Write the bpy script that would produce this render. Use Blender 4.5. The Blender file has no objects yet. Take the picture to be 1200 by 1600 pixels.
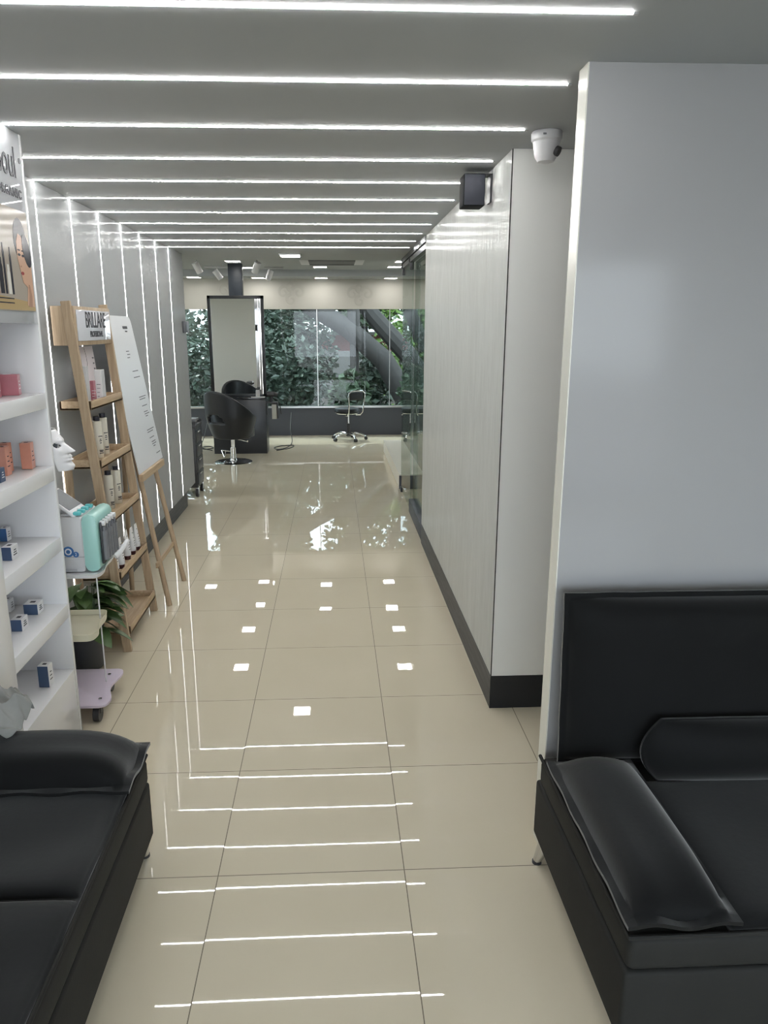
import bpy, bmesh, math, random
from mathutils import Vector, Matrix
random.seed(7)
sc = bpy.context.scene
COL = sc.collection
PI = math.pi

# ------------------------------------------------------------------ materials
MATS = {}
def mat(name, col, rough=0.5, metal=0.0, spec=0.5, emit=None, estr=0.0, noise=None, bump=None, sheen=0.0, coat=0.0):
    """principled material; noise=(scale, amount) varies the colour a little, bump=(scale xyz, strength, distance)"""
    if name in MATS: return MATS[name]
    m = bpy.data.materials.new(name); m.use_nodes = True
    nt = m.node_tree; b = nt.nodes['Principled BSDF']
    b.inputs['Base Color'].default_value = (*col, 1)
    b.inputs['Roughness'].default_value = rough
    b.inputs['Metallic'].default_value = metal
    b.inputs['Specular IOR Level'].default_value = spec
    b.inputs['Sheen Weight'].default_value = sheen
    b.inputs['Coat Weight'].default_value = coat; b.inputs['Sheen Roughness'].default_value = 0.45
    b.inputs['Coat Roughness'].default_value = 0.05
    if emit:
        b.inputs['Emission Color'].default_value = (*emit, 1)
        b.inputs['Emission Strength'].default_value = estr
    tc = None
    if noise or bump:
        tc = nt.nodes.new('ShaderNodeTexCoord')
    if noise:
        n = nt.nodes.new('ShaderNodeTexNoise'); n.inputs['Detail'].default_value = 5
        if isinstance(noise[0], tuple):
            n.inputs['Scale'].default_value = 1.0; m0 = nt.nodes.new('ShaderNodeMapping'); m0.inputs['Scale'].default_value = noise[0]
            nt.links.new(tc.outputs['Object'], m0.inputs['Vector']); nt.links.new(m0.outputs['Vector'], n.inputs['Vector'])
        else:
            n.inputs['Scale'].default_value = noise[0]; nt.links.new(tc.outputs['Object'], n.inputs['Vector'])
        r = nt.nodes.new('ShaderNodeMix'); r.data_type = 'RGBA'
        a = noise[1]
        r.inputs['A'].default_value = (*[c*(1-a) for c in col], 1)
        r.inputs['B'].default_value = (*[min(1, c*(1+a)) for c in col], 1)
        nt.links.new(n.outputs['Fac'], r.inputs['Factor'])
        nt.links.new(r.outputs['Result'], b.inputs['Base Color'])
    if bump:
        mp = nt.nodes.new('ShaderNodeMapping'); mp.inputs['Scale'].default_value = bump[0]
        n2 = nt.nodes.new('ShaderNodeTexNoise'); n2.inputs['Scale'].default_value = 1.0; n2.inputs['Detail'].default_value = 3
        bp = nt.nodes.new('ShaderNodeBump'); bp.inputs['Strength'].default_value = bump[1]; bp.inputs['Distance'].default_value = bump[2]
        nt.links.new(tc.outputs['Object'], mp.inputs['Vector']); nt.links.new(mp.outputs['Vector'], n2.inputs['Vector'])
        nt.links.new(n2.outputs['Fac'], bp.inputs['Height']); nt.links.new(bp.outputs['Normal'], b.inputs['Normal'])
    MATS[name] = m
    return m

def glass_mat(name, tint, ior=1.5):
    if name in MATS: return MATS[name]
    m = bpy.data.materials.new(name); m.use_nodes = True
    nt = m.node_tree; nt.nodes.clear()
    out = nt.nodes.new('ShaderNodeOutputMaterial')
    tr = nt.nodes.new('ShaderNodeBsdfTransparent'); tr.inputs['Color'].default_value = (*tint, 1)
    gl = nt.nodes.new('ShaderNodeBsdfGlossy'); gl.inputs['Roughness'].default_value = 0.0
    fr = nt.nodes.new('ShaderNodeFresnel'); fr.inputs['IOR'].default_value = ior
    mx = nt.nodes.new('ShaderNodeMixShader')
    ge = nt.nodes.new('ShaderNodeNewGeometry'); iv = nt.nodes.new('ShaderNodeMath'); iv.operation = 'SUBTRACT'; iv.inputs[0].default_value = 1.0
    nt.links.new(ge.outputs['Backfacing'], iv.inputs[1]); mu = nt.nodes.new('ShaderNodeMath'); mu.operation = 'MULTIPLY'
    nt.links.new(fr.outputs[0], mu.inputs[0]); nt.links.new(iv.outputs[0], mu.inputs[1])
    nt.links.new(mu.outputs[0], mx.inputs[0]); nt.links.new(tr.outputs[0], mx.inputs[1]); nt.links.new(gl.outputs[0], mx.inputs[2])
    nt.links.new(mx.outputs[0], out.inputs['Surface'])
    MATS[name] = m
    return m

def floor_material():
    m = bpy.data.materials.new('polished_beige_tile'); m.use_nodes = True
    nt = m.node_tree; L = nt.links; b = nt.nodes['Principled BSDF']
    tc = nt.nodes.new('ShaderNodeTexCoord'); sx = nt.nodes.new('ShaderNodeSeparateXYZ')
    L.new(tc.outputs['Object'], sx.inputs[0])
    def M(op, a, c=None):
        n = nt.nodes.new('ShaderNodeMath'); n.operation = op
        for i, v in enumerate((a, c)):
            if v is None: continue
            if isinstance(v, (int, float)): n.inputs[i].default_value = v
            else: L.new(v, n.inputs[i])
        return n.outputs[0]
    TX, TY = 0.615, 0.596
    u = M('DIVIDE', M('ADD', sx.outputs['X'], 0.400 + 20*TX), TX)
    v = M('DIVIDE', M('ADD', sx.outputs['Y'], -2.097 + 20*TY), TY)
    fu, fv = M('FRACT', u), M('FRACT', v)
    iu, iv = M('FLOOR', u), M('FLOOR', v)
    du = M('MULTIPLY', M('MINIMUM', fu, M('SUBTRACT', 1.0, fu)), TX)
    dv = M('MULTIPLY', M('MINIMUM', fv, M('SUBTRACT', 1.0, fv)), TY)
    g = M('LESS_THAN', M('MINIMUM', du, dv), 0.0017)
    cmb = nt.nodes.new('ShaderNodeCombineXYZ'); L.new(iu, cmb.inputs[0]); L.new(iv, cmb.inputs[1])
    wn = nt.nodes.new('ShaderNodeTexWhiteNoise'); wn.noise_dimensions = '3D'; L.new(cmb.outputs[0], wn.inputs['Vector'])
    # cloudy beige
    no = nt.nodes.new('ShaderNodeTexNoise'); no.inputs['Scale'].default_value = 2.2; no.inputs['Detail'].default_value = 4
    L.new(tc.outputs['Object'], no.inputs['Vector'])
    mx = nt.nodes.new('ShaderNodeMix'); mx.data_type = 'RGBA'
    mx.inputs['A'].default_value = (0.585, 0.525, 0.40, 1); mx.inputs['B'].default_value = (0.645, 0.585, 0.46, 1)
    L.new(no.outputs['Fac'], mx.inputs['Factor'])
    mg = nt.nodes.new('ShaderNodeMix'); mg.data_type = 'RGBA'; mg.inputs['B'].default_value = (0.17, 0.145, 0.10, 1)
    L.new(mx.outputs['Result'], mg.inputs['A']); L.new(g, mg.inputs['Factor'])
    L.new(mg.outputs['Result'], b.inputs['Base Color'])
    ro = M('ADD', M('MULTIPLY', g, 0.5), 0.012); L.new(ro, b.inputs['Roughness'])
    b.inputs['IOR'].default_value = 1.55
    # every tile lies at a very slightly different tilt
    sep = nt.nodes.new('ShaderNodeSeparateColor'); L.new(wn.outputs['Color'], sep.inputs[0])
    nx = M('MULTIPLY', M('SUBTRACT', sep.outputs[0], 0.5), 0.004)
    ny = M('MULTIPLY', M('SUBTRACT', sep.outputs[1], 0.5), 0.004)
    cn = nt.nodes.new('ShaderNodeCombineXYZ'); L.new(nx, cn.inputs[0]); L.new(ny, cn.inputs[1]); cn.inputs[2].default_value = 1.0
    nm = nt.nodes.new('ShaderNodeVectorMath'); nm.operation = 'NORMALIZE'; L.new(cn.outputs[0], nm.inputs[0])
    L.new(nm.outputs[0], b.inputs['Normal'])
    return m

def wood_material(name, c1, c2, axis_scale=(18, 18, 1.6)):
    if name in MATS: return MATS[name]
    m = bpy.data.materials.new(name); m.use_nodes = True
    nt = m.node_tree; L = nt.links; b = nt.nodes['Principled BSDF']
    tc = nt.nodes.new('ShaderNodeTexCoord'); mp = nt.nodes.new('ShaderNodeMapping'); mp.inputs['Scale'].default_value = axis_scale
    n = nt.nodes.new('ShaderNodeTexNoise'); n.inputs['Scale'].default_value = 2.0; n.inputs['Detail'].default_value = 6; n.inputs['Distortion'].default_value = 0.6
    r = nt.nodes.new('ShaderNodeValToRGB')
    r.color_ramp.elements[0].position = 0.32; r.color_ramp.elements[0].color = (*c1, 1)
    r.color_ramp.elements[1].position = 0.68; r.color_ramp.elements[1].color = (*c2, 1)
    L.new(tc.outputs['Object'], mp.inputs[0]); L.new(mp.outputs[0], n.inputs['Vector']); L.new(n.outputs['Fac'], r.inputs[0]); L.new(r.outputs[0], b.inputs['Base Color'])
    b.inputs['Roughness'].default_value = 0.5
    MATS[name] = m
    return m

M_ceil = mat('ceiling_paint', (0.395, 0.415, 0.43), 0.6, noise=(1.5, 0.03))
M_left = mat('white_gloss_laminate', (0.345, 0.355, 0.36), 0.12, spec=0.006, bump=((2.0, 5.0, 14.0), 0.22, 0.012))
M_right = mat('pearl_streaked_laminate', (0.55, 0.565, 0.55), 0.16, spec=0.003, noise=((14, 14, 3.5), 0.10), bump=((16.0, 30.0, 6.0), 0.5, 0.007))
M_matte = mat('white_wall_board', (0.86, 0.86, 0.83), 0.45)
M_shaded = mat('shaded_front_laminate', (0.40, 0.40, 0.41), 0.12, spec=0.3, bump=((3.0, 3.0, 5.0), 0.06, 0.01))  # white laminate with the front's shade put into its colour
M_edge = mat('lit_laminate_edge', (0.84, 0.84, 0.77), 0.25)  # same laminate as the front, painted as its lit side
M_wall = mat('salon_wall_paint', (0.44, 0.43, 0.395), 0.7, noise=(2, 0.03))
M_base = wood_material('charcoal_wood_skirting', (0.035, 0.037, 0.042), (0.085, 0.085, 0.09), (6, 2.0, 40))
M_black = mat('black_panel', (0.012, 0.014, 0.018), 0.35)
M_joint = mat('dark_joint', (0.03, 0.03, 0.03), 0.6)
M_charcoal = mat('charcoal_cladding', (0.055, 0.062, 0.08), 0.45, noise=(3, 0.1))
M_led = mat('led_diffuser', (0.9, 0.9, 0.9), 0.5, emit=(1.0, 0.99, 0.965), estr=58.0)
M_ledw = mat('wall_led_diffuser', (0.9, 0.9, 0.9), 0.5, emit=(1.0, 0.99, 0.965), estr=6.0)
M_panel = mat('downlight_diffuser', (0.9, 0.9, 0.9), 0.5, emit=(1.0, 0.97, 0.91), estr=32.0)
M_niche = mat('cool_niche_led', (0.9, 0.9, 0.9), 0.5, emit=(0.86, 0.88, 1.0), estr=3.5)
M_chrome = mat('chrome', (0.75, 0.75, 0.76), 0.08, metal=1.0)
M_alu = mat('brushed_aluminium', (0.62, 0.62, 0.62), 0.3, metal=1.0)
M_white = mat('white_gloss_board', (0.74, 0.74, 0.755), 0.15)
M_plastic = mat('white_plastic', (0.68, 0.68, 0.70), 0.28)
M_cream = mat('cream_plastic', (0.66, 0.63, 0.49), 0.3)
M_lilac = mat('lilac_plastic', (0.62, 0.55, 0.66), 0.3)
M_grey_pl = mat('light_grey_plastic', (0.50, 0.50, 0.51), 0.35)
M_teal = mat('mint_teal_plastic', (0.34, 0.60, 0.555), 0.3)
M_teal2 = mat('bright_teal_plastic', (0.12, 0.50, 0.52), 0.3)
M_dark = mat('dark_plastic', (0.03, 0.03, 0.034), 0.4)
M_screen = mat('dark_grey_screen', (0.09, 0.10, 0.11), 0.3, spec=0.2)
M_tube = mat('grey_tool_holder', (0.16, 0.165, 0.18), 0.3)
M_fabric = mat('black_velvet', (0.0055, 0.006, 0.0065), 0.6, spec=0.08, sheen=0.42, noise=(9, 0.25), bump=((60, 60, 60), 0.12, 0.002))
M_fabric2 = mat('black_velvet_side', (0.020, 0.020, 0.019), 0.75, spec=0.25, noise=(7, 0.2), bump=((90, 90, 90), 0.15, 0.002))
M_leather = mat('black_salon_vinyl', (0.010, 0.012, 0.016), 0.4)
M_cloth = mat('grey_cotton', (0.24, 0.24, 0.23), 0.9, noise=(30, 0.12), sheen=0.2)
M_wood = wood_material('pale_pine', (0.31, 0.22, 0.14), (0.44, 0.335, 0.225), (30, 30, 2.2))
M_woodx = wood_material('pale_pine_tray', (0.36, 0.255, 0.155), (0.48, 0.36, 0.235), (30, 2.0, 30))
M_ink = mat('dark_print', (0.02, 0.02, 0.03), 0.5)
M_inkgrey = mat('grey_print', (0.16, 0.17, 0.19), 0.5)
M_paper = mat('white_print_board', (0.66, 0.68, 0.71), 0.3)
M_pinkpaper = mat('pale_pink_print_board', (0.72, 0.66, 0.69), 0.3)
M_navy = mat('navy_carton', (0.04, 0.075, 0.15), 0.3)
M_blue = mat('blue_carton', (0.04, 0.13, 0.32), 0.3)
M_carton = mat('white_carton', (0.72, 0.72, 0.73), 0.3)
M_salmon = mat('salmon_carton', (0.56, 0.25, 0.18), 0.3, noise=(14, 0.2))
M_rose = mat('rose_carton', (0.42, 0.15, 0.18), 0.3, noise=(12, 0.2))
M_bottle = mat('ivory_bottle', (0.66, 0.63, 0.54), 0.25)
M_cap = mat('dark_navy_cap', (0.018, 0.018, 0.03), 0.35)
M_brown = mat('maroon_cap', (0.07, 0.025, 0.03), 0.35)
M_red = mat('red_print', (0.42, 0.07, 0.09), 0.4)
M_mirror = mat('mirror_silver', (0.86, 0.87, 0.87), 0.0, metal=1.0)
M_mattblack = mat('matt_black_case', (0.012, 0.013, 0.015), 0.85, spec=0.15)
M_cord = mat('black_cord', (0.012, 0.012, 0.012), 0.6)
M_greenpart = mat('dark_green_panel', (0.09, 0.13, 0.115), 0.25)
M_stone = mat('cream_platform_tile', (0.86, 0.84, 0.76), 0.3)
M_pave = mat('grey_paving', (0.28, 0.27, 0.26), 0.8, noise=(2, 0.15))
M_soil = mat('dark_soil', (0.06, 0.05, 0.04), 0.9, noise=(3, 0.3))
M_bark = mat('dark_bark', (0.05, 0.045, 0.042), 0.9, noise=(6, 0.3))
M_leafd = mat('dark_leaf', (0.075, 0.105, 0.075), 0.4, noise=(5, 0.5))
M_leafm = mat('mid_leaf', (0.11, 0.16, 0.095), 0.4, noise=(5, 0.5))
M_leafl = mat('light_leaf', (0.16, 0.26, 0.06), 0.45, noise=(5, 0.4))
M_pothos = mat('houseplant_leaf', (0.075, 0.13, 0.045), 0.35, noise=(16, 0.55))
M_brick = mat('red_painted_wall', (0.40, 0.16, 0.155), 0.8, noise=(2, 0.15))
M_far = mat('grey_render_wall', (0.22, 0.21, 0.20), 0.9, noise=(2, 0.2))
G_win = glass_mat('tinted_window_glass', (0.64, 0.70, 0.71))
G_clear = glass_mat('clear_green_glass', (0.84, 0.90, 0.87), 1.45)
G_front = glass_mat('shopfront_glass', (0.76, 0.78, 0.79))

# ------------------------------------------------------------------ mesh building
class B:
    """collects shapes into one mesh"""
    def __init__(s): s.bm = bmesh.new(); s.mi = 0
    def _mark(s, n0):
        s.bm.faces.ensure_lookup_table()
        for f in s.bm.faces[n0:]: f.material_index = s.mi
    def verts(s, vs, fs, M=None):
        n0 = len(s.bm.faces)
        bv = [s.bm.verts.new((M @ Vector(v)) if M else v) for v in vs]
        for f in fs:
            try: s.bm.faces.new([bv[i] for i in f])
            except ValueError: pass
        s._mark(n0)
        return bv
    def box(s, lo, hi, bev=0.0, seg=2, M=None):
        x0, y0, z0 = lo; x1, y1, z1 = hi
        t = bmesh.new()
        v = [t.verts.new(p) for p in ((x0,y0,z0),(x1,y0,z0),(x1,y1,z0),(x0,y1,z0),(x0,y0,z1),(x1,y0,z1),(x1,y1,z1),(x0,y1,z1))]
        for f in ((0,3,2,1),(4,5,6,7),(0,1,5,4),(1,2,6,5),(2,3,7,6),(3,0,4,7)): t.faces.new([v[i] for i in f])
        if bev > 0:
            bev = min(bev, 0.49*min(x1-x0, y1-y0, z1-z0))
            bmesh.ops.bevel(t, geom=list(t.edges), offset=bev, segments=seg, profile=0.5, affect='EDGES')
        s.join(t, M); return s
    def join(s, t, M=None):
        n0 = len(s.bm.faces)
        mp = {}
        for v in t.verts: mp[v] = s.bm.verts.new((M @ v.co) if M else v.co)
        for f in t.faces: s.bm.faces.new([mp[v] for v in f.verts])
        t.free(); s._mark(n0)
    def cyl(s, p0, p1, r0, r1=None, seg=18, cap=True):
        r1 = r0 if r1 is None else r1
        p0, p1 = Vector(p0), Vector(p1); d = (p1-p0).normalized()
        a = d.orthogonal().normalized(); b = d.cross(a)
        vs = []
        for p, r in ((p0, r0), (p1, r1)):
            for k in range(seg):
                t = 2*PI*k/seg; vs.append(p + (a*math.cos(t)+b*math.sin(t))*r)
        fs = [(k, (k+1) % seg, seg+(k+1) % seg, seg+k) for k in range(seg)]
        if cap: fs += [tuple(range(seg))[::-1], tuple(range(seg, 2*seg))]
        s.verts(vs, fs); return s
    def tube(s, pts, r, seg=8, closed=False):
        pts = [Vector(p) for p in pts]; n = len(pts)
        rr = r if isinstance(r, (list, tuple)) else [r]*n
        vs = []; prev = None
        for i, p in enumerate(pts):
            if closed: d = (pts[(i+1) % n]-pts[i-1]).normalized()
            else: d = (pts[min(i+1, n-1)]-pts[max(i-1, 0)]).normalized()
            if prev is None: a = d.orthogonal().normalized()
            else: a = (prev - d*prev.dot(d)); a = a.normalized() if a.length > 1e-6 else d.orthogonal().normalized()
            prev = a; b = d.cross(a)
            for k in range(seg):
                t = 2*PI*k/seg; vs.append(p+(a*math.cos(t)+b*math.sin(t))*rr[i])
        fs = []
        for i in range(n if closed else n-1):
            j = (i+1) % n
            for k in range(seg): fs.append((i*seg+k, i*seg+(k+1) % seg, j*seg+(k+1) % seg, j*seg+k))
        if not closed: fs += [tuple(range(seg))[::-1], tuple(range((n-1)*seg, n*seg))]
        s.verts(vs, fs); return s
    def lathe(s, prof, c=(0, 0, 0), seg=24, M=None):
        c = Vector(c); vs = []; fs = []; n = len(prof)
        for r, z in prof:
            for k in range(seg):
                t = 2*PI*k/seg; vs.append(c+Vector((r*math.cos(t), r*math.sin(t), z)))
        for i in range(n-1):
            for k in range(seg): fs.append((i*seg+k, i*seg+(k+1) % seg, (i+1)*seg+(k+1) % seg, (i+1)*seg+k))
        fs += [tuple(range(seg))[::-1], tuple(range((n-1)*seg, n*seg))]
        s.verts(vs, fs, M); return s
    def prism(s, outline, z0, z1, bev=0.0, M=None):
        """polygon in xy (counter-clockwise) raised from z0 to z1"""
        t = bmesh.new(); n = len(outline)
        lo = [t.verts.new((x, y, z0)) for x, y in outline]; hi = [t.verts.new((x, y, z1)) for x, y in outline]
        t.faces.new(lo[::-1]); t.faces.new(hi)
        for i in range(n): t.faces.new((lo[i], lo[(i+1) % n], hi[(i+1) % n], hi[i]))
        if bev:
            es = [e for e in t.edges if abs(e.verts[0].co.z-e.verts[1].co.z) < 1e-6]
            bmesh.ops.bevel(t, geom=es, offset=bev, segments=2, profile=0.5, affect='EDGES')
        s.join(t, M); return s
    def beam(s, p0, p1, w, t, up=(0, 0, 1), bev=0.002):
        """rectangular bar from p0 to p1: w across (along up x dir), t along the other way"""
        p0, p1 = Vector(p0), Vector(p1); d = p1-p0; l = d.length; d.normalize()
        a = Vector(up).cross(d); a.normalize(); b = d.cross(a)
        M = Matrix((( a.x, b.x, d.x, p0.x), (a.y, b.y, d.y, p0.y), (a.z, b.z, d.z, p0.z), (0, 0, 0, 1)))
        s.box((-w/2, -t/2, 0), (w/2, t/2, l), bev, 1, M); return s
    def text(s, txt, size, M, sx=1.0, spacing=1.0, extrude=0.0006, bold=0.0):
        c = bpy.data.curves.new('t', 'FONT'); c.body = txt; c.size = size; c.space_character = spacing
        c.extrude = extrude; c.offset = bold; c.align_x = 'CENTER'; c.align_y = 'CENTER'
        o = bpy.data.objects.new('t', c); COL.objects.link(o)
        dg = bpy.context.evaluated_depsgraph_get(); me = bpy.data.meshes.new_from_object(o.evaluated_get(dg))
        t = bmesh.new(); t.from_mesh(me)
        bmesh.ops.scale(t, vec=(sx, 1, 1), verts=t.verts)
        bpy.data.objects.remove(o); bpy.data.curves.remove(c); bpy.data.meshes.remove(me)
        s.join(t, M); return s

ORG = {}
def setprops(o, label=None, cat=None, group=None, kind=None):
    if label: o['label'] = label
    if cat: o['category'] = cat
    if group: o['group'] = group
    if kind: o['kind'] = kind
    return o
def thing(name, label, cat, loc=(0, 0, 0), rz=0.0, group=None):
    o = bpy.data.objects.new(name, None); COL.objects.link(o)
    o.location = loc; o.rotation_euler = (0, 0, rz); o.empty_display_size = 0.1
    ORG[o.name] = Vector(loc)
    return setprops(o, label, cat, group)
def obj(name, b, mats, parent=None, local=False, sharp=0.6, label=None):
    """link the collected shapes as one mesh object; world coordinates unless local=True"""
    me = bpy.data.meshes.new(name)
    bmesh.ops.recalc_face_normals(b.bm, faces=b.bm.faces)
    if parent is not None and not local:
        bmesh.ops.translate(b.bm, vec=-ORG[parent.name], verts=b.bm.verts)
    org = Vector((0, 0, 0))
    if parent is None and not local:
        xs = [v.co for v in b.bm.verts]
        org = Vector(((min(p.x for p in xs)+max(p.x for p in xs))/2, (min(p.y for p in xs)+max(p.y for p in xs))/2, min(p.z for p in xs)))
        bmesh.ops.translate(b.bm, vec=-org, verts=b.bm.verts)
    b.bm.to_mesh(me); b.bm.free()
    for m in (mats if isinstance(mats, (list, tuple)) else [mats]): me.materials.append(m)
    me.polygons.foreach_set('use_smooth', [True]*len(me.polygons)); me.set_sharp_from_angle(angle=sharp)
    o = bpy.data.objects.new(name, me); COL.objects.link(o)
    if parent is not None:
        o.parent = parent; ORG[o.name] = ORG[parent.name] if not local else Vector((0, 0, 0))
    else:
        o.location = org; ORG[o.name] = org
    if label: o['label'] = label
    return o
def struct(name, b, mats, parent=None):
    o = obj(name, b, mats, parent)
    if parent is None: o['kind'] = 'structure'
    return o
def single(name, b, mats, label, cat, group=None, kind=None):
    return setprops(obj(name, b, mats), label, cat, group, kind)
def raw(name, vs, fs, m, parent=None, smooth=False):
    me = bpy.data.meshes.new(name); me.from_pydata(vs, [], fs); me.materials.append(m); me.update()
    if smooth: me.polygons.foreach_set('use_smooth', [True]*len(me.polygons))
    o = bpy.data.objects.new(name, me); COL.objects.link(o)
    if parent is not None: o.parent = parent
    return o

def basis(o, x, y, z):
    """matrix with the given local axes at o"""
    x, y, z, o = Vector(x), Vector(y), Vector(z), Vector(o)
    return Matrix(((x.x, y.x, z.x, o.x), (x.y, y.y, z.y, o.y), (x.z, y.z, z.z, o.z), (0, 0, 0, 1)))
def facing_x(x, y, z):          # flat art on a plane that faces +x: local x runs along +y, local y up
    return basis((x, y, z), (0, 1, 0), (0, 0, 1), (1, 0, 0))
def facing_ny(x, y, z):         # faces -y
    return basis((x, y, z), (1, 0, 0), (0, 0, 1), (0, -1, 0))

# ------------------------------------------------------------------ room dimensions (metres; the camera stands at x=0, y=0)
HC = 2.44            # corridor ceiling
HS = 2.62            # salon ceiling
XL, XR = -1.42, 0.72 # corridor walls
YE = 8.1             # end of the lowered corridor ceiling
YF = 12.475          # far window wall

# ---- floor, ceilings
b = B(); b.box((-6, -3, -0.06), (3.2, YF+0.12, 0)); o = struct('floor', b, floor_material())
# keep the tile grid in world coordinates
for v in o.data.vertices: v.co += o.location
o.location = (0, 0, 0)
b = B(); b.box((-3.0, -3.0, HC), (3.2, YE, HS+0.1)); struct('ceiling', b, M_ceil)
b = B(); b.box((-6, YE, HS), (3.2, 11.85, HS+0.1)); b.box((-6, 11.85, 2.525), (3.2, YF+0.12, HS+0.1)); struct('ceiling_salon', b, M_ceil)

# ---- left side: white laminate wall standing over a recessed skirting, its end turns the corner at y = 7.47
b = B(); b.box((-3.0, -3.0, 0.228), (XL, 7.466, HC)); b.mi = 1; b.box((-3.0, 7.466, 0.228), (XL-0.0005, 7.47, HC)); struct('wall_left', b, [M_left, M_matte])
b = B(); b.box((-2.95, -3.0, 0.0), (XL-0.075, 7.40, 0.228)); struct('baseboard_left', b, M_base)

# ---- right side: pearl pillar wall with dark skirting
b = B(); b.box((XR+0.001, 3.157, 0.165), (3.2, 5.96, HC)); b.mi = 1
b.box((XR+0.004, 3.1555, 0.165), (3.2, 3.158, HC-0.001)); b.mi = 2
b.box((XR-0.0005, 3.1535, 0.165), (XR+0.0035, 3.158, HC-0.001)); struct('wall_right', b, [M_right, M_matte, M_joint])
b = B(); b.box((XR-0.001, 3.155, 0.0), (3.2, 5.96, 0.165)); b.mi = 1
b.box((XR-0.001, 3.1535, 0.0), (3.2, 3.156, 0.1655)); struct('baseboard_right', b, [M_base, M_black])
# ---- laminate partition behind the right-hand sofa, shaded front and lit edge painted apart
b = B(); b.box((0.6945, 2.175, 0), (3.2, 2.25, HC)); struct('wall_partition', b, M_shaded)
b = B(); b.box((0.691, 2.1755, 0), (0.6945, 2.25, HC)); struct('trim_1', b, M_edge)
b = B(); b.box((3.2, -3.0, 0), (3.3, YF, HS)); struct('wall_east', b, M_matte)
# ---- shop front behind the camera: low wall, glass, header
b = B(); b.box((-1.42, -3.1, 0), (3.2, -3.0, 0.12)); b.box((-1.42, -3.1, 2.36), (3.2, -3.0, HC+0.2)); b.box((0.85, -3.08, 0.12), (0.93, -3.02, 2.36)); struct('wall_front', b, M_matte)
b = B(); b.box((-1.42, -3.055, 0.12), (3.2, -3.045, 2.36)); struct('window_9', b, G_front)

# ---- far wall
b = B(); b.box((-6, YF, 0), (3.2, YF+0.12, 0.462)); struct('wall_far_lower', b, M_charcoal)
b = B(); b.box((-6, YF, 2.055), (3.2, YF+0.12, HS)); struct('wall_far', b, M_wall)
b = B(); b.box((-6, YF-0.02, 0.462), (3.2, YF+0.10, 0.488)); struct('trim_2', b, M_alu)
b = B(); b.box((-6.1, 7.3, 0), (-6.0, YF+0.1, HS)); struct('wall_salon_left', b, M_matte)
b = B(); b.box((-6, 7.37, 0), (-2.99, 7.47, HS)); struct('wall_salon_back', b, M_matte)
xs = [-6.0, -4.96, -3.80, -2.62, -1.44, -0.257, 0.938, 2.10, 3.2]
for i in range(8):
    b = B(); b.box((xs[i]+0.004, YF+0.045, 0.488), (xs[i+1]-0.004, YF+0.057, 2.055))
    w = struct('window_%d' % (i+1), b, G_win)
for i, x in enumerate(xs[1:-1]):
    b = B(); b.box((x-0.006, YF+0.035, 0.488), (x+0.006, YF+0.065, 2.055)); struct('trim_%d' % (i+3), b, M_alu)

# ---- raised platform and dark green screen behind the glass
b = B(); b.box((0.722, 8.12, 0.0), (3.19, 10.72, 0.165)); b.mi = 1
b.box((0.722, 8.10, 0.0), (3.19, 8.12, 0.15)); struct('platform', b, [M_stone, M_charcoal])
b = B(); b.box((1.0, 8.2, 0.165), (1.05, 10.70, 1.30), 0.004); struct('wall_screen', b, M_greenpart)

# ------------------------------------------------------------------ LED frames
ys = [1.858, 2.36, 2.868, 3.385, 3.874, 4.3695, 4.865, 5.3605, 5.856, 6.3515, 6.847]
places = ['above the sofas, first from the front', 'second from the front, level with the partition edge', 'third from the front, ending beside the dome camera',
          'fourth from the front, ending above the black wall speaker', 'in front of the product ladder, down the wall beside the cabinet',
          'down the wall behind the ladder sign', 'down the wall behind the right rail of the ladder', 'behind the printed board on the easel',
          'ninth from the front, passing the lower corner of the easel board', 'second last before the salon', 'last before the salon']
xend = [0.685, 0.692, 0.694, 0.687, 0.657, 0.680, 0.655, 0.680, 0.675, 0.68, 0.68]
for i, y in enumerate(ys):
    xl = -1.134 if i in (1, 2) else XL+0.001
    t = thing('led_strip_light', 'white LED line light ' + places[i], 'light', (0, y, HC), group='LED line lights along the corridor')
    b = B(); b.box((xl, y-0.004, HC-0.003), (xend[i], y+0.004, HC)); obj('ceiling_strip', b, M_led, t)
    b = B(); b.box((xend[i], y-0.005, HC-0.005), (xend[i]+0.012, y+0.005, HC), 0.001); obj('end_cap', b, M_grey_pl, t)
    if i >= 3:
        b = B(); b.box((XL, y-0.0038, 0.232), (XL+0.003, y+0.0038, HC-0.003)); obj('wall_strip', b, M_ledw, t)

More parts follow.
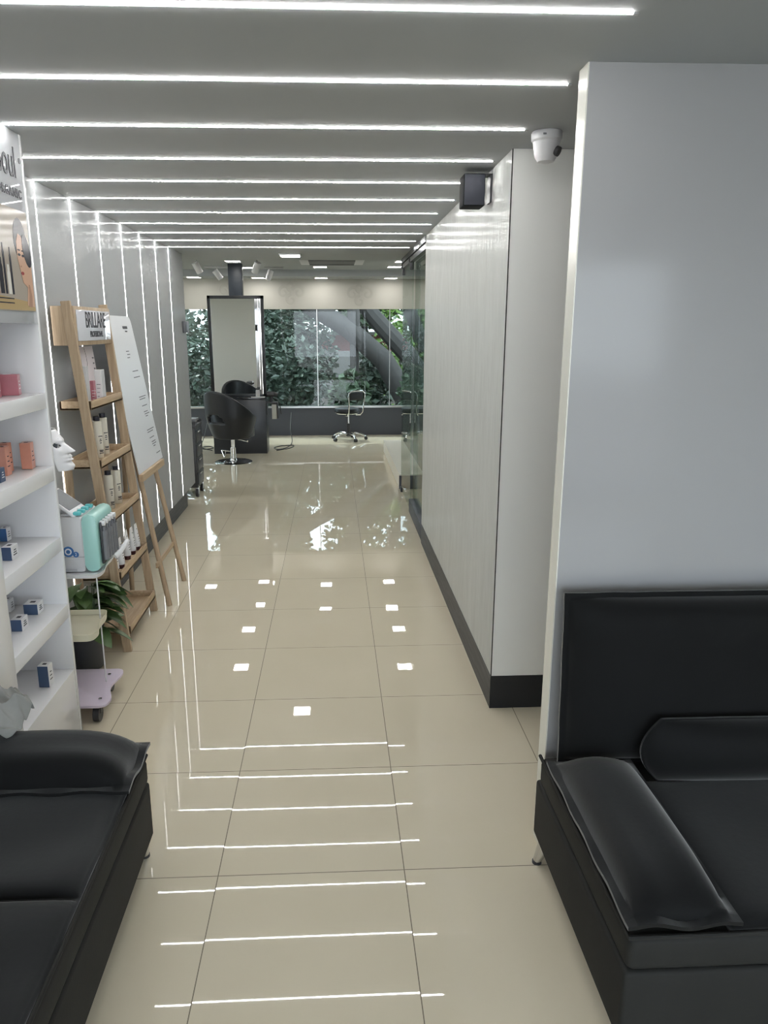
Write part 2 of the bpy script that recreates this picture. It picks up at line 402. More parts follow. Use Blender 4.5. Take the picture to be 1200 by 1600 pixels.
# ------------------------------------------------------------------ ceiling panel lights of the salon
dl = [(-0.40, 7.53, HC, 'at the end of the corridor ceiling'), (-1.27, 9.05, HS, 'over the space before the salon chair'), (0.91, 9.05, HS, 'behind the sliding door rail'),
      (-1.30, 10.30, HS, 'above the black mirror column'), (0.94, 10.30, HS, 'over the raised platform'),
      (-1.25, 11.35, HS, 'right of the black mirror column'), (-0.17, 11.20, HS, 'below the air conditioner grille'), (0.90, 11.15, HS, 'beside the hanging end of the door rail'),
      (-1.15, 12.12, 2.525, 'on the window bulkhead near the white spotlight'), (-0.17, 12.12, 2.525, 'on the middle of the window bulkhead'), (0.92, 12.12, 2.525, 'on the window bulkhead beside the glass'),
      (-2.12, 12.0, 2.525, 'on the window bulkhead at the left wall end')]
proto = None
for x, y, z, where in dl:
    if proto is None:
        t = thing('ceiling_panel_light', '', 'light', (x, y, z))
        b = B(); b.box((-0.105, -0.105, -0.012), (0.105, 0.105, 0), 0.003); obj('frame', b, M_plastic, t, local=True)
        b = B(); b.box((-0.09, -0.09, -0.015), (0.09, 0.09, -0.0125)); obj('diffuser', b, M_panel, t, local=True)
        proto = t
    else:
        t = proto.copy(); COL.objects.link(t); t.location = (x, y, z)
        for ch in proto.children:
            c = ch.copy(); COL.objects.link(c); c.parent = t
    setprops(t, 'square white ceiling light ' + where, 'light', 'square ceiling lights of the salon')

# ------------------------------------------------------------------ air conditioner cassette
t = thing('air_conditioner_cassette', 'grey ceiling air conditioner grille past the end of the corridor', 'air conditioner', (0.0, 10.2, HS))
b = B(); b.box((-0.42, 9.85, HS-0.03), (0.42, 10.62, HS), 0.008); obj('panel', b, M_plastic, t)
b = B(); b.box((-0.30, 9.97, HS-0.034), (0.30, 10.50, HS-0.029)); obj('intake_grille', b, mat('grey_grille', (0.12, 0.12, 0.125), 0.5), t)
for (x0, y0, x1, y1) in ((-0.3, 9.88, 0.3, 9.93), (-0.3, 10.54, 0.3, 10.59)):
    b = B(); b.box((x0, y0, HS-0.036), (x1, y1, HS-0.029)); obj('air_flap', b, M_dark, t)

# ------------------------------------------------------------------ track spotlights
def spot(x, y, tx0, tx1, aim, label):
    t = thing('track_spotlight', label, 'spotlight', (x, y, HS), group='ceiling spotlights by the mirror station')
    b = B(); b.box((tx0, y-0.02, HS-0.022), (tx1, y+0.02, HS), 0.003); obj('track', b, M_grey_pl, t)
    p = Vector((x, y, HS-0.02)); q = Vector((x, y, HS-0.09))
    b = B(); b.cyl(p, q, 0.01); obj('stem', b, M_grey_pl, t)
    d = Vector(aim).normalized(); a = q - d*0.04; e = q + d*0.10
    b = B(); b.cyl(a, e, 0.043, 0.043, 24); b.cyl(e, e+d*0.004, 0.038); obj('spot_head', b, M_plastic, t)
spot(-1.72, 9.95, -1.86, -1.55, (0.35, 0.3, -0.75), 'white spotlight on a short track nearest the left wall end')
spot(-1.66, 11.24, -1.83, -1.35, (0.5, 0.2, -0.7), 'white spotlight just left of the mirror column by the windows')
spot(-0.95, 9.93, -1.08, -0.80, (-0.3, 0.3, -0.75), 'white spotlight on the track right of the mirror column')
spot(-0.90, 11.33, -0.98, -0.70, (-0.28, -0.1, -0.75), 'white spotlight hanging lower by the window bulkhead')

# ------------------------------------------------------------------ flourishes on the far wall band
def flourish(x, z, s, label):
    b = B()
    def spiral(cx, cz, r0, a0, turns, sgn):
        pts = []
        for i in range(40):
            f = i/39; a = a0+sgn*turns*2*PI*f; r = r0*(1-0.85*f)
            pts.append((cx+r*math.cos(a), YF-0.004, cz+r*math.sin(a)))
        b.tube(pts, [0.030*s*(1-0.55*i/39) for i in range(40)], 6)
    spiral(x-0.13*s, z+0.02*s, 0.12*s, 0.3, 1.2, 1); spiral(x+0.13*s, z+0.02*s, 0.12*s, PI-0.3, 1.2, -1)
    spiral(x, z-0.11*s, 0.10*s, PI/2, 1.1, 1); spiral(x, z+0.12*s, 0.08*s, -PI/2, 1.0, -1)
    for v in b.bm.verts: v.co.y = YF-0.004+(v.co.y-(YF-0.004))*0.10
    single('wall_flourish', b, mat('flourish_relief', (0.415, 0.405, 0.37), 0.8), label, 'wall decoration', 'pale scroll reliefs above the windows')
flourish(-0.66, 2.30, 0.9, 'pale scroll relief above the windows, right of the mirror station')
flourish(0.45, 2.28, 0.9, 'pale scroll relief above the windows, between the two wall lights')
flourish(-1.62, 2.33, 0.8, 'pale scroll relief half hidden behind the black mirror column')

# ------------------------------------------------------------------ sliding glass door on the right
t = thing('glass_sliding_door', 'clear frameless glass sliding door hung from a grey rail past the right wall', 'glass door', (0.75, 7.0, 0))
b = B(); b.box((0.735, 7.05, 0.02), (0.747, 8.02, 2.36)); obj('door_pane', b, G_clear, t)
b = B(); b.box((0.715, 5.962, 2.395), (0.79, 7.98, HC)); b.box((0.722, 5.962, 2.345), (0.76, 8.0, 2.385)); obj('rail', b, mat('dark_grey_metal', (0.09, 0.095, 0.10), 0.35, metal=0.6), t)
for y in (7.2, 7.95):
    b = B(); b.box((0.722, y-0.02, 2.28), (0.76, y+0.02, 2.40), 0.004); b.cyl((0.715, y, 2.37), (0.765, y, 2.37), 0.022); obj('hanger', b, M_dark, t)
b = B(); b.box((0.725, 7.93, 0.0), (0.757, 8.03, 0.05), 0.004); obj('floor_guide', b, M_dark, t)
t = thing('glass_partition', 'fixed clear glass pane between the right wall and the sliding door', 'glass panel', (0.78, 6.5, 0))
b = B(); b.box((0.772, 5.965, 0.13), (0.784, 7.15, 2.343)); obj('pane', b, G_clear, t)
b = B(); b.box((0.725, 5.965, 0.0), (0.80, 7.05, 0.13), 0.003); obj('threshold', b, M_charcoal, t)

# ------------------------------------------------------------------ sofas
def pillow_part(name, parent, M, wx, wy, h, hb, fl=0.018, p=5, nx=22, ny=22, mats=None, pucker=0.004, sag=0.0, pull=0.0):
    """flanged cushion: local x,y spans +-wx,+-wy, rises h above and hb below the seam"""
    us = [-1-fl/wx] + [-math.cos(PI*i/(nx-1)) for i in range(nx)] + [1+fl/wx]
    vs_ = [-1-fl/wy] + [-math.cos(PI*i/(ny-1)) for i in range(ny)] + [1+fl/wy]
    def hgt(u, v, H):
        if abs(u) >= 1 or abs(v) >= 1: return 0.005
        return 0.005 + H*((1-abs(u)**p)**0.6)*((1-abs(v)**p)**0.6)
    N, K = len(us), len(vs_)
    verts = []
    for sgn, H in ((1, h), (-1, hb)):
        for j, v in enumerate(vs_):
            for i, u in enumerate(us):
                x, y = u*wx, v*wy
                x -= math.copysign(pull*v*v*min(1.0, abs(u))**8, u)
                z = sgn*hgt(u, v, H)
                edge = abs(u) > 0.97 or abs(v) > 0.97
                if edge: z += pucker*math.sin(x*38+1.3)*math.cos(y*33+0.4)
                z -= sag*(1-u*u)*(1-v*v)
                z += 0.006*math.sin(3.1*x/wx+2*y/wy)*(1-u*u if abs(u) < 1 else 0)
                verts.append((x, y, z))
    fs = []
    for s in (0, 1):
        o = s*N*K
        for j in range(K-1):
            for i in range(N-1):
                q = (o+j*N+i, o+j*N+i+1, o+(j+1)*N+i+1, o+(j+1)*N+i)
                fs.append(q if s == 0 else q[::-1])
    ring = [i for i in range(N)] + [j*N+N-1 for j in range(1, K)] + [(K-1)*N+i for i in range(N-2, -1, -1)] + [j*N for j in range(K-2, 0, -1)]
    for a in range(len(ring)):
        c, d = ring[a], ring[(a+1) % len(ring)]
        fs.append((c, c+N*K, d+N*K, d))
    b = B(); b.verts(verts, fs, M)
    return obj(name, b, mats or M_fabric, parent, local=True, sharp=1.2)

def tr(x, y, z): return Matrix.Translation((x, y, z))
def make_sofa(name, label, loc, rz, L, D, arms, splits, back=True):
    t = thing(name, label, 'sofa', loc, rz)
    # plinth box with a cushion band above
    b = B(); b.box((0.0, 0.0, 0.085), (L, D, 0.288), 0.012, 3); obj('base', b, M_fabric2, t, local=True)
    b = B(); b.box((0.004, 0.0, 0.288), (L-0.004, D-0.02, 0.385), 0.022, 4)
    pts = [(0.004, D-0.02, 0.385), (0.004, 0.004, 0.385), (L-0.004, 0.004, 0.385), (L-0.004, D-0.02, 0.385)]
    b.tube(pts, 0.006, 8); obj('seat_band', b, M_fabric2, t, local=True)
    for i in range(len(splits)-1):
        x0, x1 = splits[i], splits[i+1]
        pillow_part('seat_cushion', t, tr((x0+x1)/2, 0.30, 0.386), (x1-x0)/2-0.006, 0.285, 0.022, 0.008, fl=0.006, p=14, pucker=0.0)
    for x in (0.035, L-0.035):
        for y in (0.035, D-0.05):
            sx = -1 if x < L/2 else 1
            b = B(); b.cyl((x, y, 0.088), (x+sx*0.03, y, 0.008), 0.026, 0.014, 14); b.mi = 1
            b.cyl((x+sx*0.03, y, 0.008), (x+sx*0.03, y, 0.0), 0.016, 0.016, 14); obj('leg', b, [M_chrome, M_dark], t, local=True)
    for (ax, aw, ah) in arms:
        pillow_part('arm_cushion', t, tr(ax, D*0.415, 0.425), aw, D*0.40, ah, 0.025, fl=0.022, p=4, nx=18, ny=26, pucker=0.007)
    if back:
        # tall back cushion, seam all round
        Mb = basis((L/2, D-0.085, 0.690), (1, 0, 0), (0, 0.07, 1), (0, -1, 0.07))
        pillow_part('backrest', t, Mb, L/2-0.050, 0.262, 0.072, 0.045, fl=0.016, p=6, nx=30, ny=22, pucker=0.003)
        Ml = basis((L/2, D-0.205, 0.512), (1, 0, 0), (0, 0.05, 1), (0, -1, 0.05))
        pillow_part('lumbar_cushion', t, Ml, L/2-0.255, 0.098, 0.090, 0.05, fl=0.003, p=2.1, nx=30, ny=18, pucker=0.001, pull=0.055)
    return t
make_sofa('sofa', 'black velvet sofa with tall back standing against the grey partition', (0.660, 1.385, 0), 0, 2.0, 0.775,
          [(0.128, 0.112, 0.075), (2.0-0.128, 0.112, 0.075)], [0.245, 1.0, 1.755])
make_sofa('sofa', 'black velvet sofa in front of the display cabinet with a grey cloth on its arm', (-0.628, 0.46, 0), PI/2, 1.75, 0.765,
          [(0.128, 0.105, 0.095), (1.75-0.130, 0.110, 0.095)], [0.20, 0.645, 1.105, 1.56])

# ------------------------------------------------------------------ display cabinet
CX = -1.136
t = thing('display_cabinet', 'white gloss display cabinet with lit shelves of skin care boxes on the left', 'cabinet', (-1.28, 2.66, 0))
b = B(); b.box((-1.416, 2.29, 0.0), (CX, 2.465, HC), 0.002); obj('side_panel', b, M_white, t)
b = B(); b.box((-1.416, 3.004, 0.0), (CX, 3.024, HC), 0.002); obj('side_panel', b, M_white, t)
b = B(); b.box((-1.416, 2.465, 0.32), (-1.404, 3.004, 1.77)); obj('back_panel', b, M_white, t)
b = B(); b.box((-1.416, 2.465, 0.0), (CX-0.002, 3.004, 0.32), 0.002); obj('plinth', b, M_white, t)
for z in (0.62, 0.916, 1.213, 1.505):
    b = B(); b.box((-1.404, 2.465, z-0.06), (CX-0.001, 3.004, z), 0.0015); obj('shelf', b, M_white, t)
b = B(); b.box((-1.416, 2.465, 1.77), (CX-0.001, 3.004, HC), 0.001)
h = obj('sign_panel', b, mat('white_acrylic', (0.42, 0.43, 0.45), 0.03, spec=0.18), t)
b = B(); b.text('Soul', 0.15, facing_x(CX+0.0005, 2.868, 2.325), 0.62, 1.0, 0.001);  obj('lettering', b, M_ink, h); b = B(); b.lathe([(0.010, 0), (0.010, 0.002)], seg=16, M=basis((CX, 2.985, 2.345), (0, 1, 0), (0, 0, 1), (1, 0, 0))); obj('round_mark', b, M_ink, h)
b = B(); b.text('M ORGANIC', 0.042, facing_x(CX+0.0005, 2.845, 2.225), 0.9, 1.3, 0.001, 0.001); obj('lettering', b, M_ink, h)
for z0, z1 in ((0.33, 0.55), (0.63, 0.85), (0.926, 1.145), (1.223, 1.44), (1.515, 1.76)):
    b = B(); b.box((-1.36, 2.4655, z0), (-1.345, 2.469, z1)); obj('light_strip', b, M_niche, t)

# poster on the sign panel
b = B(); px = CX+0.002
b.box((CX, 2.50, 1.814), (px, 2.990, 2.168))
def flat(pts, mi, lift):
    b.mi = mi; n = len(pts)
    b.verts([(px+lift, y, z) for y, z in pts]+[(px+lift-0.0006, y, z) for y, z in pts], [tuple(range(n))]+[(i, (i+1) % n, n+(i+1) % n, n+i) for i in range(n)])
def ell(cy, cz, ry, rz_, n=24, rot=0.0):
    return [(cy+ry*math.cos(2*PI*k/n)*math.cos(rot)-rz_*math.sin(2*PI*k/n)*math.sin(rot), cz+ry*math.cos(2*PI*k/n)*math.sin(rot)+rz_*math.sin(2*PI*k/n)*math.cos(rot)) for k in range(n)]
flat([(2.503, 1.817), (2.987, 1.817), (2.987, 1.845), (2.503, 1.875)], 1, 0.0006)
flat(ell(2.905, 2.065, 0.055, 0.075), 2, 0.0006)
flat([(2.935, 2.05), (2.965, 2.02), (2.984, 1.97), (2.984, 1.83), (2.915, 1.835), (2.935, 1.90), (2.90, 1.915), (2.885, 1.955), (2.868, 2.0), (2.870, 2.055), (2.89, 2.085), (2.915, 2.08)], 3, 0.0012)
flat(ell(2.955, 2.03, 0.032, 0.06, rot=0.35), 2, 0.0018)
flat(ell(2.885, 2.012, 0.011, 0.0045), 2, 0.0018); flat(ell(2.918, 2.010, 0.011, 0.0045), 2, 0.0018)
flat(ell(2.885, 2.028, 0.013, 0.0025), 2, 0.0018); flat(ell(2.92, 2.027, 0.014, 0.0025), 2, 0.0018)
flat(ell(2.90, 1.948, 0.013, 0.006), 4, 0.0018); flat(ell(2.894, 1.972, 0.005, 0.003), 5, 0.0018)
flat([(2.925, 1.83), (2.96, 1.83), (2.965, 1.87), (2.955, 1.91), (2.945, 1.91), (2.94, 1.87)], 5, 0.0018)
for y0, y1, z1, mi in ((2.70, 2.73, 1.99, 2), (2.74, 2.755, 2.04, 2), (2.765, 2.79, 1.97, 6), (2.795, 2.81, 2.03, 2), (2.66, 2.69, 2.02, 4)):
    flat([(y0, 1.87), (y1, 1.87), (y1, z1-0.03), (y1-0.004, z1-0.02), (y1-0.004, z1), (y0+0.004, z1), (y0+0.004, z1-0.02), (y0, z1-0.03)], mi, 0.0010)
for z in (1.853, 1.838):
    flat([(2.66, z), (2.80, z), (2.80, z+0.004), (2.66, z+0.004)], 2, 0.0014)
single('advert_poster', b, [mat('poster_taupe', (0.34, 0.30, 0.26), 0.1, spec=0.12), mat('poster_gold', (0.40, 0.29, 0.15), 0.15, spec=0.12), mat('poster_dark', (0.03, 0.03, 0.04), 0.15, spec=0.12), mat('poster_skin', (0.50, 0.32, 0.23), 0.15, spec=0.12),
       mat('poster_lip', (0.28, 0.07, 0.07), 0.15, spec=0.12), mat('poster_shade', (0.36, 0.22, 0.16), 0.15, spec=0.12), mat('poster_pale', (0.60, 0.58, 0.54), 0.15, spec=0.12)],
       'tan skin care poster with a dark-haired woman on the cabinet above the shelves', 'poster')

# ------------------------------------------------------------------ boxes on the cabinet shelves
def carton(name, x0, x1, y0, y1, z, h, mats, label, group, band=None, rz=0.0, marks=True):
    """carton: front (facing -y) in mats[0], side (facing +x) and lid in mats[1]"""
    t = B(); c = Vector(((x0+x1)/2, (y0+y1)/2, 0)); w, d = (x1-x0)/2, (y1-y0)/2
    M = Matrix.Translation((c.x, c.y, z+0.0005)) @ Matrix.Rotation(rz, 4, 'Z')
    t.mi = 1; t.box((-w, -d, 0), (w, d, h), 0.0012, 1, M); t.mi = 0
    t.box((-w+0.001, -d-0.0008, 0.001), (w-0.001, -d+0.001, h-0.001), 0, 1, M)
    if marks:
        t.mi = 2
        for k in range(3):
            zz = h*(0.30+0.17*k); l = d*(0.5-0.1*k)
            t.box((w-0.0005, -l, zz), (w+0.0007, l, zz+0.0035), 0, 1, M)
        t.box((-w*0.35, -d*0.3, h-0.0005), (w*0.35, d*0.3, h+0.0007), 0, 1, M)
    return single(name, t, mats, label, 'box', group)
g1, g2, g3 = 'rose boxes on the top shelf', 'salmon boxes on the second shelf', 'navy and white boxes on the lower shelves'
carton('skincare_box', -1.275, -1.195, 2.88, 2.93, 1.505, 0.078, [M_rose, M_rose, M_carton], 'rose pink box on the upper shelf, nearer the cabinet end', g1, rz=0.2)
carton('skincare_box', -1.30, -1.225, 2.77, 2.825, 1.505, 0.075, [M_rose, M_rose, M_carton], 'rose pink box on the upper shelf, at the photo edge', g1, rz=0.2)
carton('skincare_box', -1.232, -1.192, 2.93, 2.975, 1.213, 0.103, [M_salmon, M_salmon, M_ink], 'salmon box standing alone at the right of its shelf', g2, rz=0.1)
carton('skincare_box', -1.262, -1.226, 2.79, 2.83, 1.213, 0.110, [M_salmon, M_salmon, M_ink], 'salmon box at the front of the left pair on its shelf', g2)
carton('skincare_box', -1.285, -1.250, 2.87, 2.905, 1.213, 0.112, [M_salmon, M_salmon, M_ink], 'salmon box tucked behind another salmon box', g2)
carton('skincare_box', -1.235, -1.195, 2.66, 2.70, 1.213, 0.052, [M_navy, M_navy, M_carton], 'small dark navy box in front of the salmon boxes', g3)
carton('skincare_box', -1.352, -1.322, 2.935, 2.975, 0.916, 0.055, [M_blue, M_carton, M_inkgrey], 'small bright blue and white box at the back of the middle shelf', g3)
carton('skincare_box', -1.232, -1.196, 2.675, 2.735, 0.916, 0.052, [M_navy, M_carton, M_ink], 'navy and white box at the front of the middle shelf', g3)
carton('skincare_box', -1.268, -1.211, 2.88, 2.94, 0.62, 0.046, [M_navy, M_carton, M_ink], 'flat navy and white box at the back of the second lowest shelf', g3)
carton('skincare_box', -1.248, -1.206, 2.71, 2.77, 0.62, 0.048, [M_navy, M_carton, M_ink], 'flat navy and white box at the front of the second lowest shelf', g3)
carton('skincare_box', -1.365, -1.335, 2.915, 2.955, 0.62, 0.054, [M_carton, M_carton, M_inkgrey], 'white box half hidden by the cabinet upright', g3)
carton('skincare_box', -1.222, -1.178, 2.835, 2.880, 0.32, 0.094, [M_navy, M_carton, M_ink], 'tall navy box standing alone on the lowest shelf', g3, rz=-0.05)

# ------------------------------------------------------------------ grey cloth on the arm of the left sofa
NX, NYc = 64, 44
vs, fs = [], []
def arm_top(y):
    v = min(1.0, abs((y-2.08)/0.112)); return 0.432+0.098*(1-v**4)**0.6
for j in range(NYc):
    for i in range(NX):
        u, v = i/(NX-1), j/(NYc-1)
        sq, tq = 2*u-1, 2*v-1; dxq, dyq = sq*math.sqrt(1-tq*tq/2), tq*math.sqrt(1-sq*sq/2)
        x = -1.165+0.20*dxq+0.010*math.sin(9*v+1)*u; y = 2.155+0.112*dyq+0.010*math.sin(6*u+1)*(1-v)
        r2 = ((u-0.62)/0.46)**2+((v-0.62)/0.62)**2
        mound = 0.058*max(0.0, 1-r2)**0.7
        def fold(t): return (1-abs(math.sin(t)))**1.7
        ridge = 0.046*fold(7.5*u+3.6*v+0.9*math.sin(5*v))+0.034*fold(10*u-7*v+1.1+0.8*math.sin(4*u))+0.020*fold(17*u+12*v+0.6)
        z = max(arm_top(y), 0.46+0.07*min(1, v*2))+0.024+mound+ridge*(0.45+0.55*max(0, 1-r2))
        if u > 0.93: z -= (u-0.93)*0.35
        vs.append((x, y, z))
for j in range(NYc-1):
    for i in range(NX-1): fs.append((j*NX+i, j*NX+i+1, (j+1)*NX+i+1, (j+1)*NX+i))
b = B(); b.verts(vs, fs)
o = single('grey_cloth', b, M_cloth, 'crumpled grey cloth lying on the arm of the left sofa', 'cloth')
so = o.modifiers.new('thick', 'SOLIDIFY'); so.thickness = 0.005; so.offset = 1
ss = o.modifiers.new('smooth', 'SUBSURF'); ss.levels = 1; ss.render_levels = 1

# ------------------------------------------------------------------ ladder shelf with sign
t = thing('ladder_shelf', 'pale pine ladder shelf with five trays leaning by the left wall', 'shelf', (-1.27, 4.19, 0))
YN, YO = 3.885, 4.50
for y in (YN, YO):
    b = B(); b.beam((-1.165, y, 0.0), (-1.325, y, 1.885), 0.048 if False else 0.024, 0.046, up=(1, 0, 0)); obj('front_rail', b, M_wood, t)
    b = B(); b.beam((-1.395, y, 0.0), (-1.395, y, 1.06), 0.024, 0.036, up=(1, 0, 0)); obj('rear_leg', b, M_wood, t)
def railx(z): return -1.165-0.16*z/1.885
for z in (1.388, 1.080, 0.778, 0.460, 0.145):
    xf = railx(z)+0.032; x0 = -1.41; y0, y1 = YN+0.014, YO-0.014
    b = B(); b.box((x0, y0, z-0.046), (xf, y1, z-0.036), 0.001)
    b.box((xf-0.010, y0, z-0.046), (xf, y1, z), 0.0015); b.box((x0, y0, z-0.046), (x0+0.010, y1, z), 0.0015)
    b.box((x0, y0, z-0.046), (xf, y0+0.010, z), 0.0015); b.box((x0, y1-0.010, z-0.046), (xf, y1, z), 0.0015)
    obj('tray', b, M_woodx, t)
b = B(); b.box((-1.405, YN+0.002, 1.668), (-1.29, YO-0.002, 1.862), 0.002); sg = obj('sign_box', b, M_wood, t)
b = B(); b.box((-1.2905, YN+0.030, 1.690), (-1.286, YO-0.025, 1.845), 0.001); obj('sign_plate', b, mat('sign_acrylic', (0.60, 0.61, 0.66), 0.04, spec=0.6), sg)
b = B(); b.text('BRILLARE', 0.115, facing_x(-1.2858, 4.215, 1.792), 0.78, 0.92, 0.0008, 0.0012); obj('lettering', b, M_ink, sg)
b = B(); b.text('PROFESSIONAL', 0.040, facing_x(-1.2858, 4.215, 1.722), 0.88, 0.9, 0.0008, 0.0018); obj('lettering', b, M_ink, sg)

# products on the ladder
def bottle(x, y, z, h, r, label, group):
    t = thing('hair_care_bottle', label, 'bottle', (x, y, z), group=group)
    b = B(); b.lathe([(r*0.9, 0), (r, 0.006), (r, h*0.86), (r*0.92, h*0.885), (r*0.55, h*0.90)], (x, y, z), 24); b.mi = 1
    for k, (zz, w) in enumerate(((0.52, 0.012), (0.45, 0.005), (0.41, 0.007), (0.36, 0.005), (0.18, 0.012), (0.15, 0.010), (0.11, 0.012))):
        a = -0.75; c, s = math.cos(a), math.sin(a)
        b.box((-w, -0.0006, zz*h), (w, 0.0006, zz*h+0.004), 0, 1, basis((x+(r+0.0004)*c, y+(r+0.0004)*s, z), (-s, c, 0), (c, s, 0), (0, 0, 1)))
    obj('body', b, [M_bottle, M_ink], t)
    b = B(); b.lathe([(r*0.66, h*0.89), (r*0.68, h*0.90), (r*0.68, h*0.995), (r*0.62, h)], (x, y, z), 24); obj('cap', b, M_cap, t)
bz2, bz3, bz4 = 1.080-0.0355, 0.778-0.0355, 0.460-0.0355
bg = 'ivory bottles on the ladder shelf'
bottle(-1.325, 4.20, bz2, 0.232, 0.026, 'ivory bottle with dark square cap on the second tray, in front', bg)
bottle(-1.333, 4.33, bz2, 0.236, 0.026, 'ivory bottle with dark cap on the second tray, behind another bottle', bg)
bottle(-1.295, 4.22, bz3, 0.222, 0.026, 'ivory bottle with dark cap on the third tray, in front', bg)
bottle(-1.292, 4.36, bz3, 0.226, 0.026, 'ivory bottle with dark cap on the third tray, behind another bottle', bg)
def squeeze_tube(x, y, z, h, r, label, red=False):
    t = thing('cream_tube', label, 'tube', (x, y, z), group='white tubes on the fourth tray')
    b = B(); b.cyl((x, y, z), (x, y, z+0.024), r*0.80, r*0.85, 20); obj('cap', b, M_brown, t)
    vs, fs = [], []; n = 20
    for k in range(9):
        f = k/8; zz = z+0.024+(h-0.024)*f
        for i in range(n):
            a = 2*PI*i/n
            vs.append((x+r*math.cos(a)*(1-0.93*f**1.6), y+r*math.sin(a)*(1+0.22*f), zz))
    for k in range(8):
        for i in range(n): fs.append((k*n+i, k*n+(i+1) % n, (k+1)*n+(i+1) % n, (k+1)*n+i))
    fs += [tuple(range(n))[::-1], tuple(range(8*n, 9*n))]
    b = B(); b.verts(vs, fs); b.mi = 1
    for zz, w in ((0.80, 0.010), (0.62, 0.007), (0.5, 0.012), (0.42, 0.010), (0.34, 0.011)):
        xx = x+r*(1-0.93*((zz*h-0.024)/(h-0.024))**1.6)*0.92
        b.box((xx-0.001, y-0.010-w*0.3, z+zz*h), (xx+0.0012, y-0.004+w*0.6, z+zz*h+0.003))
    obj('body', b, [M_carton, M_ink], t)
for x, y, h, lab in ((-1.232, 4.255, 0.176, 'white tube on the fourth tray, first of the right-hand three'), (-1.228, 4.355, 0.168, 'white tube on the fourth tray, middle of the right-hand three'),
                     (-1.225, 4.445, 0.168, 'white tube on the fourth tray, last of the right-hand three'), (-1.222, 4.085, 0.178, 'white tube on the fourth tray, right one of the left pair'),
                     (-1.232, 4.005, 0.192, 'white tube on the fourth tray, left one of the left pair')):
    squeeze_tube(x, y, bz4, h, 0.022, lab)
bz1 = 1.388-0.0355
def plain_box(name, lo, hi, mats, label, group):
    b = B(); b.mi = 0; b.box(lo, hi, 0.0015, 1); b.mi = 1
    b.box((hi[0]-0.0005, lo[1]+0.002, lo[2]+0.002), (hi[0]+0.0008, hi[1]-0.002, hi[2]-0.002)); b.mi = 2
    for k in range(4): b.box((lo[0]+0.008, lo[1]-0.0008, lo[2]+(hi[2]-lo[2])*(0.2+0.12*k)), (lo[0]+0.020+0.003*k, lo[1]+0.001, lo[2]+(hi[2]-lo[2])*(0.2+0.12*k)+0.003))
    return single(name, b, mats, label, 'box', group)
pg = 'boxes on the top tray of the ladder'
plain_box('product_box', (-1.352, 4.04, bz1), (-1.310, 4.09, bz1+0.205), [M_grey_pl, M_grey_pl, M_inkgrey], 'tall grey box on the top tray behind the ladder rail', pg)
plain_box('product_box', (-1.318, 4.12, bz1), (-1.300, 4.16, bz1+0.125), [M_rose, M_rose, M_carton], 'slim rose box on the top tray between taller boxes', pg)
plain_box('product_box', (-1.305, 4.17, bz1), (-1.268, 4.23, bz1+0.180), [M_carton, M_grey_pl, M_inkgrey], 'tall white box with a grey side on the top tray', pg)
# pale standee leaning at the back of the top tray
b = B(); Ms = basis((-1.36, 4.31, bz1+0.002), (0, 1, 0), (-0.10, 0, 1), (1, 0, 0.10))
b.prism([(-0.13, 0), (0.13, 0), (0.13, 0.30), (-0.13, 0.30)], -0.002, 0.002, 0, Ms); b.mi = 1
for k in range(7): b.box((0.09, 0.05+0.03*k, 0.002), (0.118-0.002*(k % 3), 0.058+0.03*k, 0.0026), 0, 1, Ms)
b.tube([Ms @ Vector((-0.02+0.012*math.sin(i*0.5), 0.29-0.018*i, 0.0025)) for i in range(9)], 0.0012, 6)
single('product_standee', b, [M_pinkpaper, M_inkgrey], 'pale pink product leaflet board propped at the back of the top tray', 'leaflet')

# ------------------------------------------------------------------ easel and printed board
t = thing('wooden_easel', 'thin round-legged wooden easel standing past the ladder shelf', 'easel', (-1.2, 4.83, 0))
for y, dy in ((4.59, 0.09), (5.08, -0.09)):
    b = B(); b.cyl((-1.085, y, 0.0), (-1.345, y+dy, 1.55), 0.017, 0.015, 14); obj('front_leg', b, M_wood, t)
b = B(); b.cyl((-1.385, 4.83, 0.0), (-1.362, 4.83, 1.55), 0.016, 0.014, 14); obj('rear_leg', b, M_wood, t)
b = B(); b.beam((-1.140, 4.55, 0.285), (-1.140, 5.12, 0.285), 0.012, 0.034, up=(0, 0, 1)); obj('cross_bar', b, M_woodx, t)
b = B(); b.beam((-1.196, 4.55, 0.852), (-1.196, 5.14, 0.852), 0.028, 0.045, up=(0, 0, 1)); obj('ledge', b, M_woodx, t)
zb, zt = 0.876, 1.83
Mt = basis((-1.2045, 4.85, zb), (0, 1, 0), Vector((-0.155, 0, zt-zb)).normalized(), Vector((zt-zb, 0, 0.155)).normalized())
b = B(); H = 0.966
rc = 0.05; pts = [(-0.30, 0), (0.335, 0)] + [(0.335-rc+rc*math.cos(a), H-rc+rc*math.sin(a)) for a in (0, 0.4, 0.8, 1.2, PI/2)] + [(-0.30+rc-rc*math.sin(a), H-rc+rc*math.cos(a)) for a in (0, 0.4, 0.8, 1.2, PI/2)]
b.prism(pts, -0.003, 0.003, 0, Mt); b.mi = 1
b.box((0.10, 0.885, 0.003), (0.21, 0.902, 0.0036), 0, 1, Mt); b.box((0.14, 0.865, 0.003), (0.19, 0.872, 0.0036), 0, 1, Mt); b.mi = 2
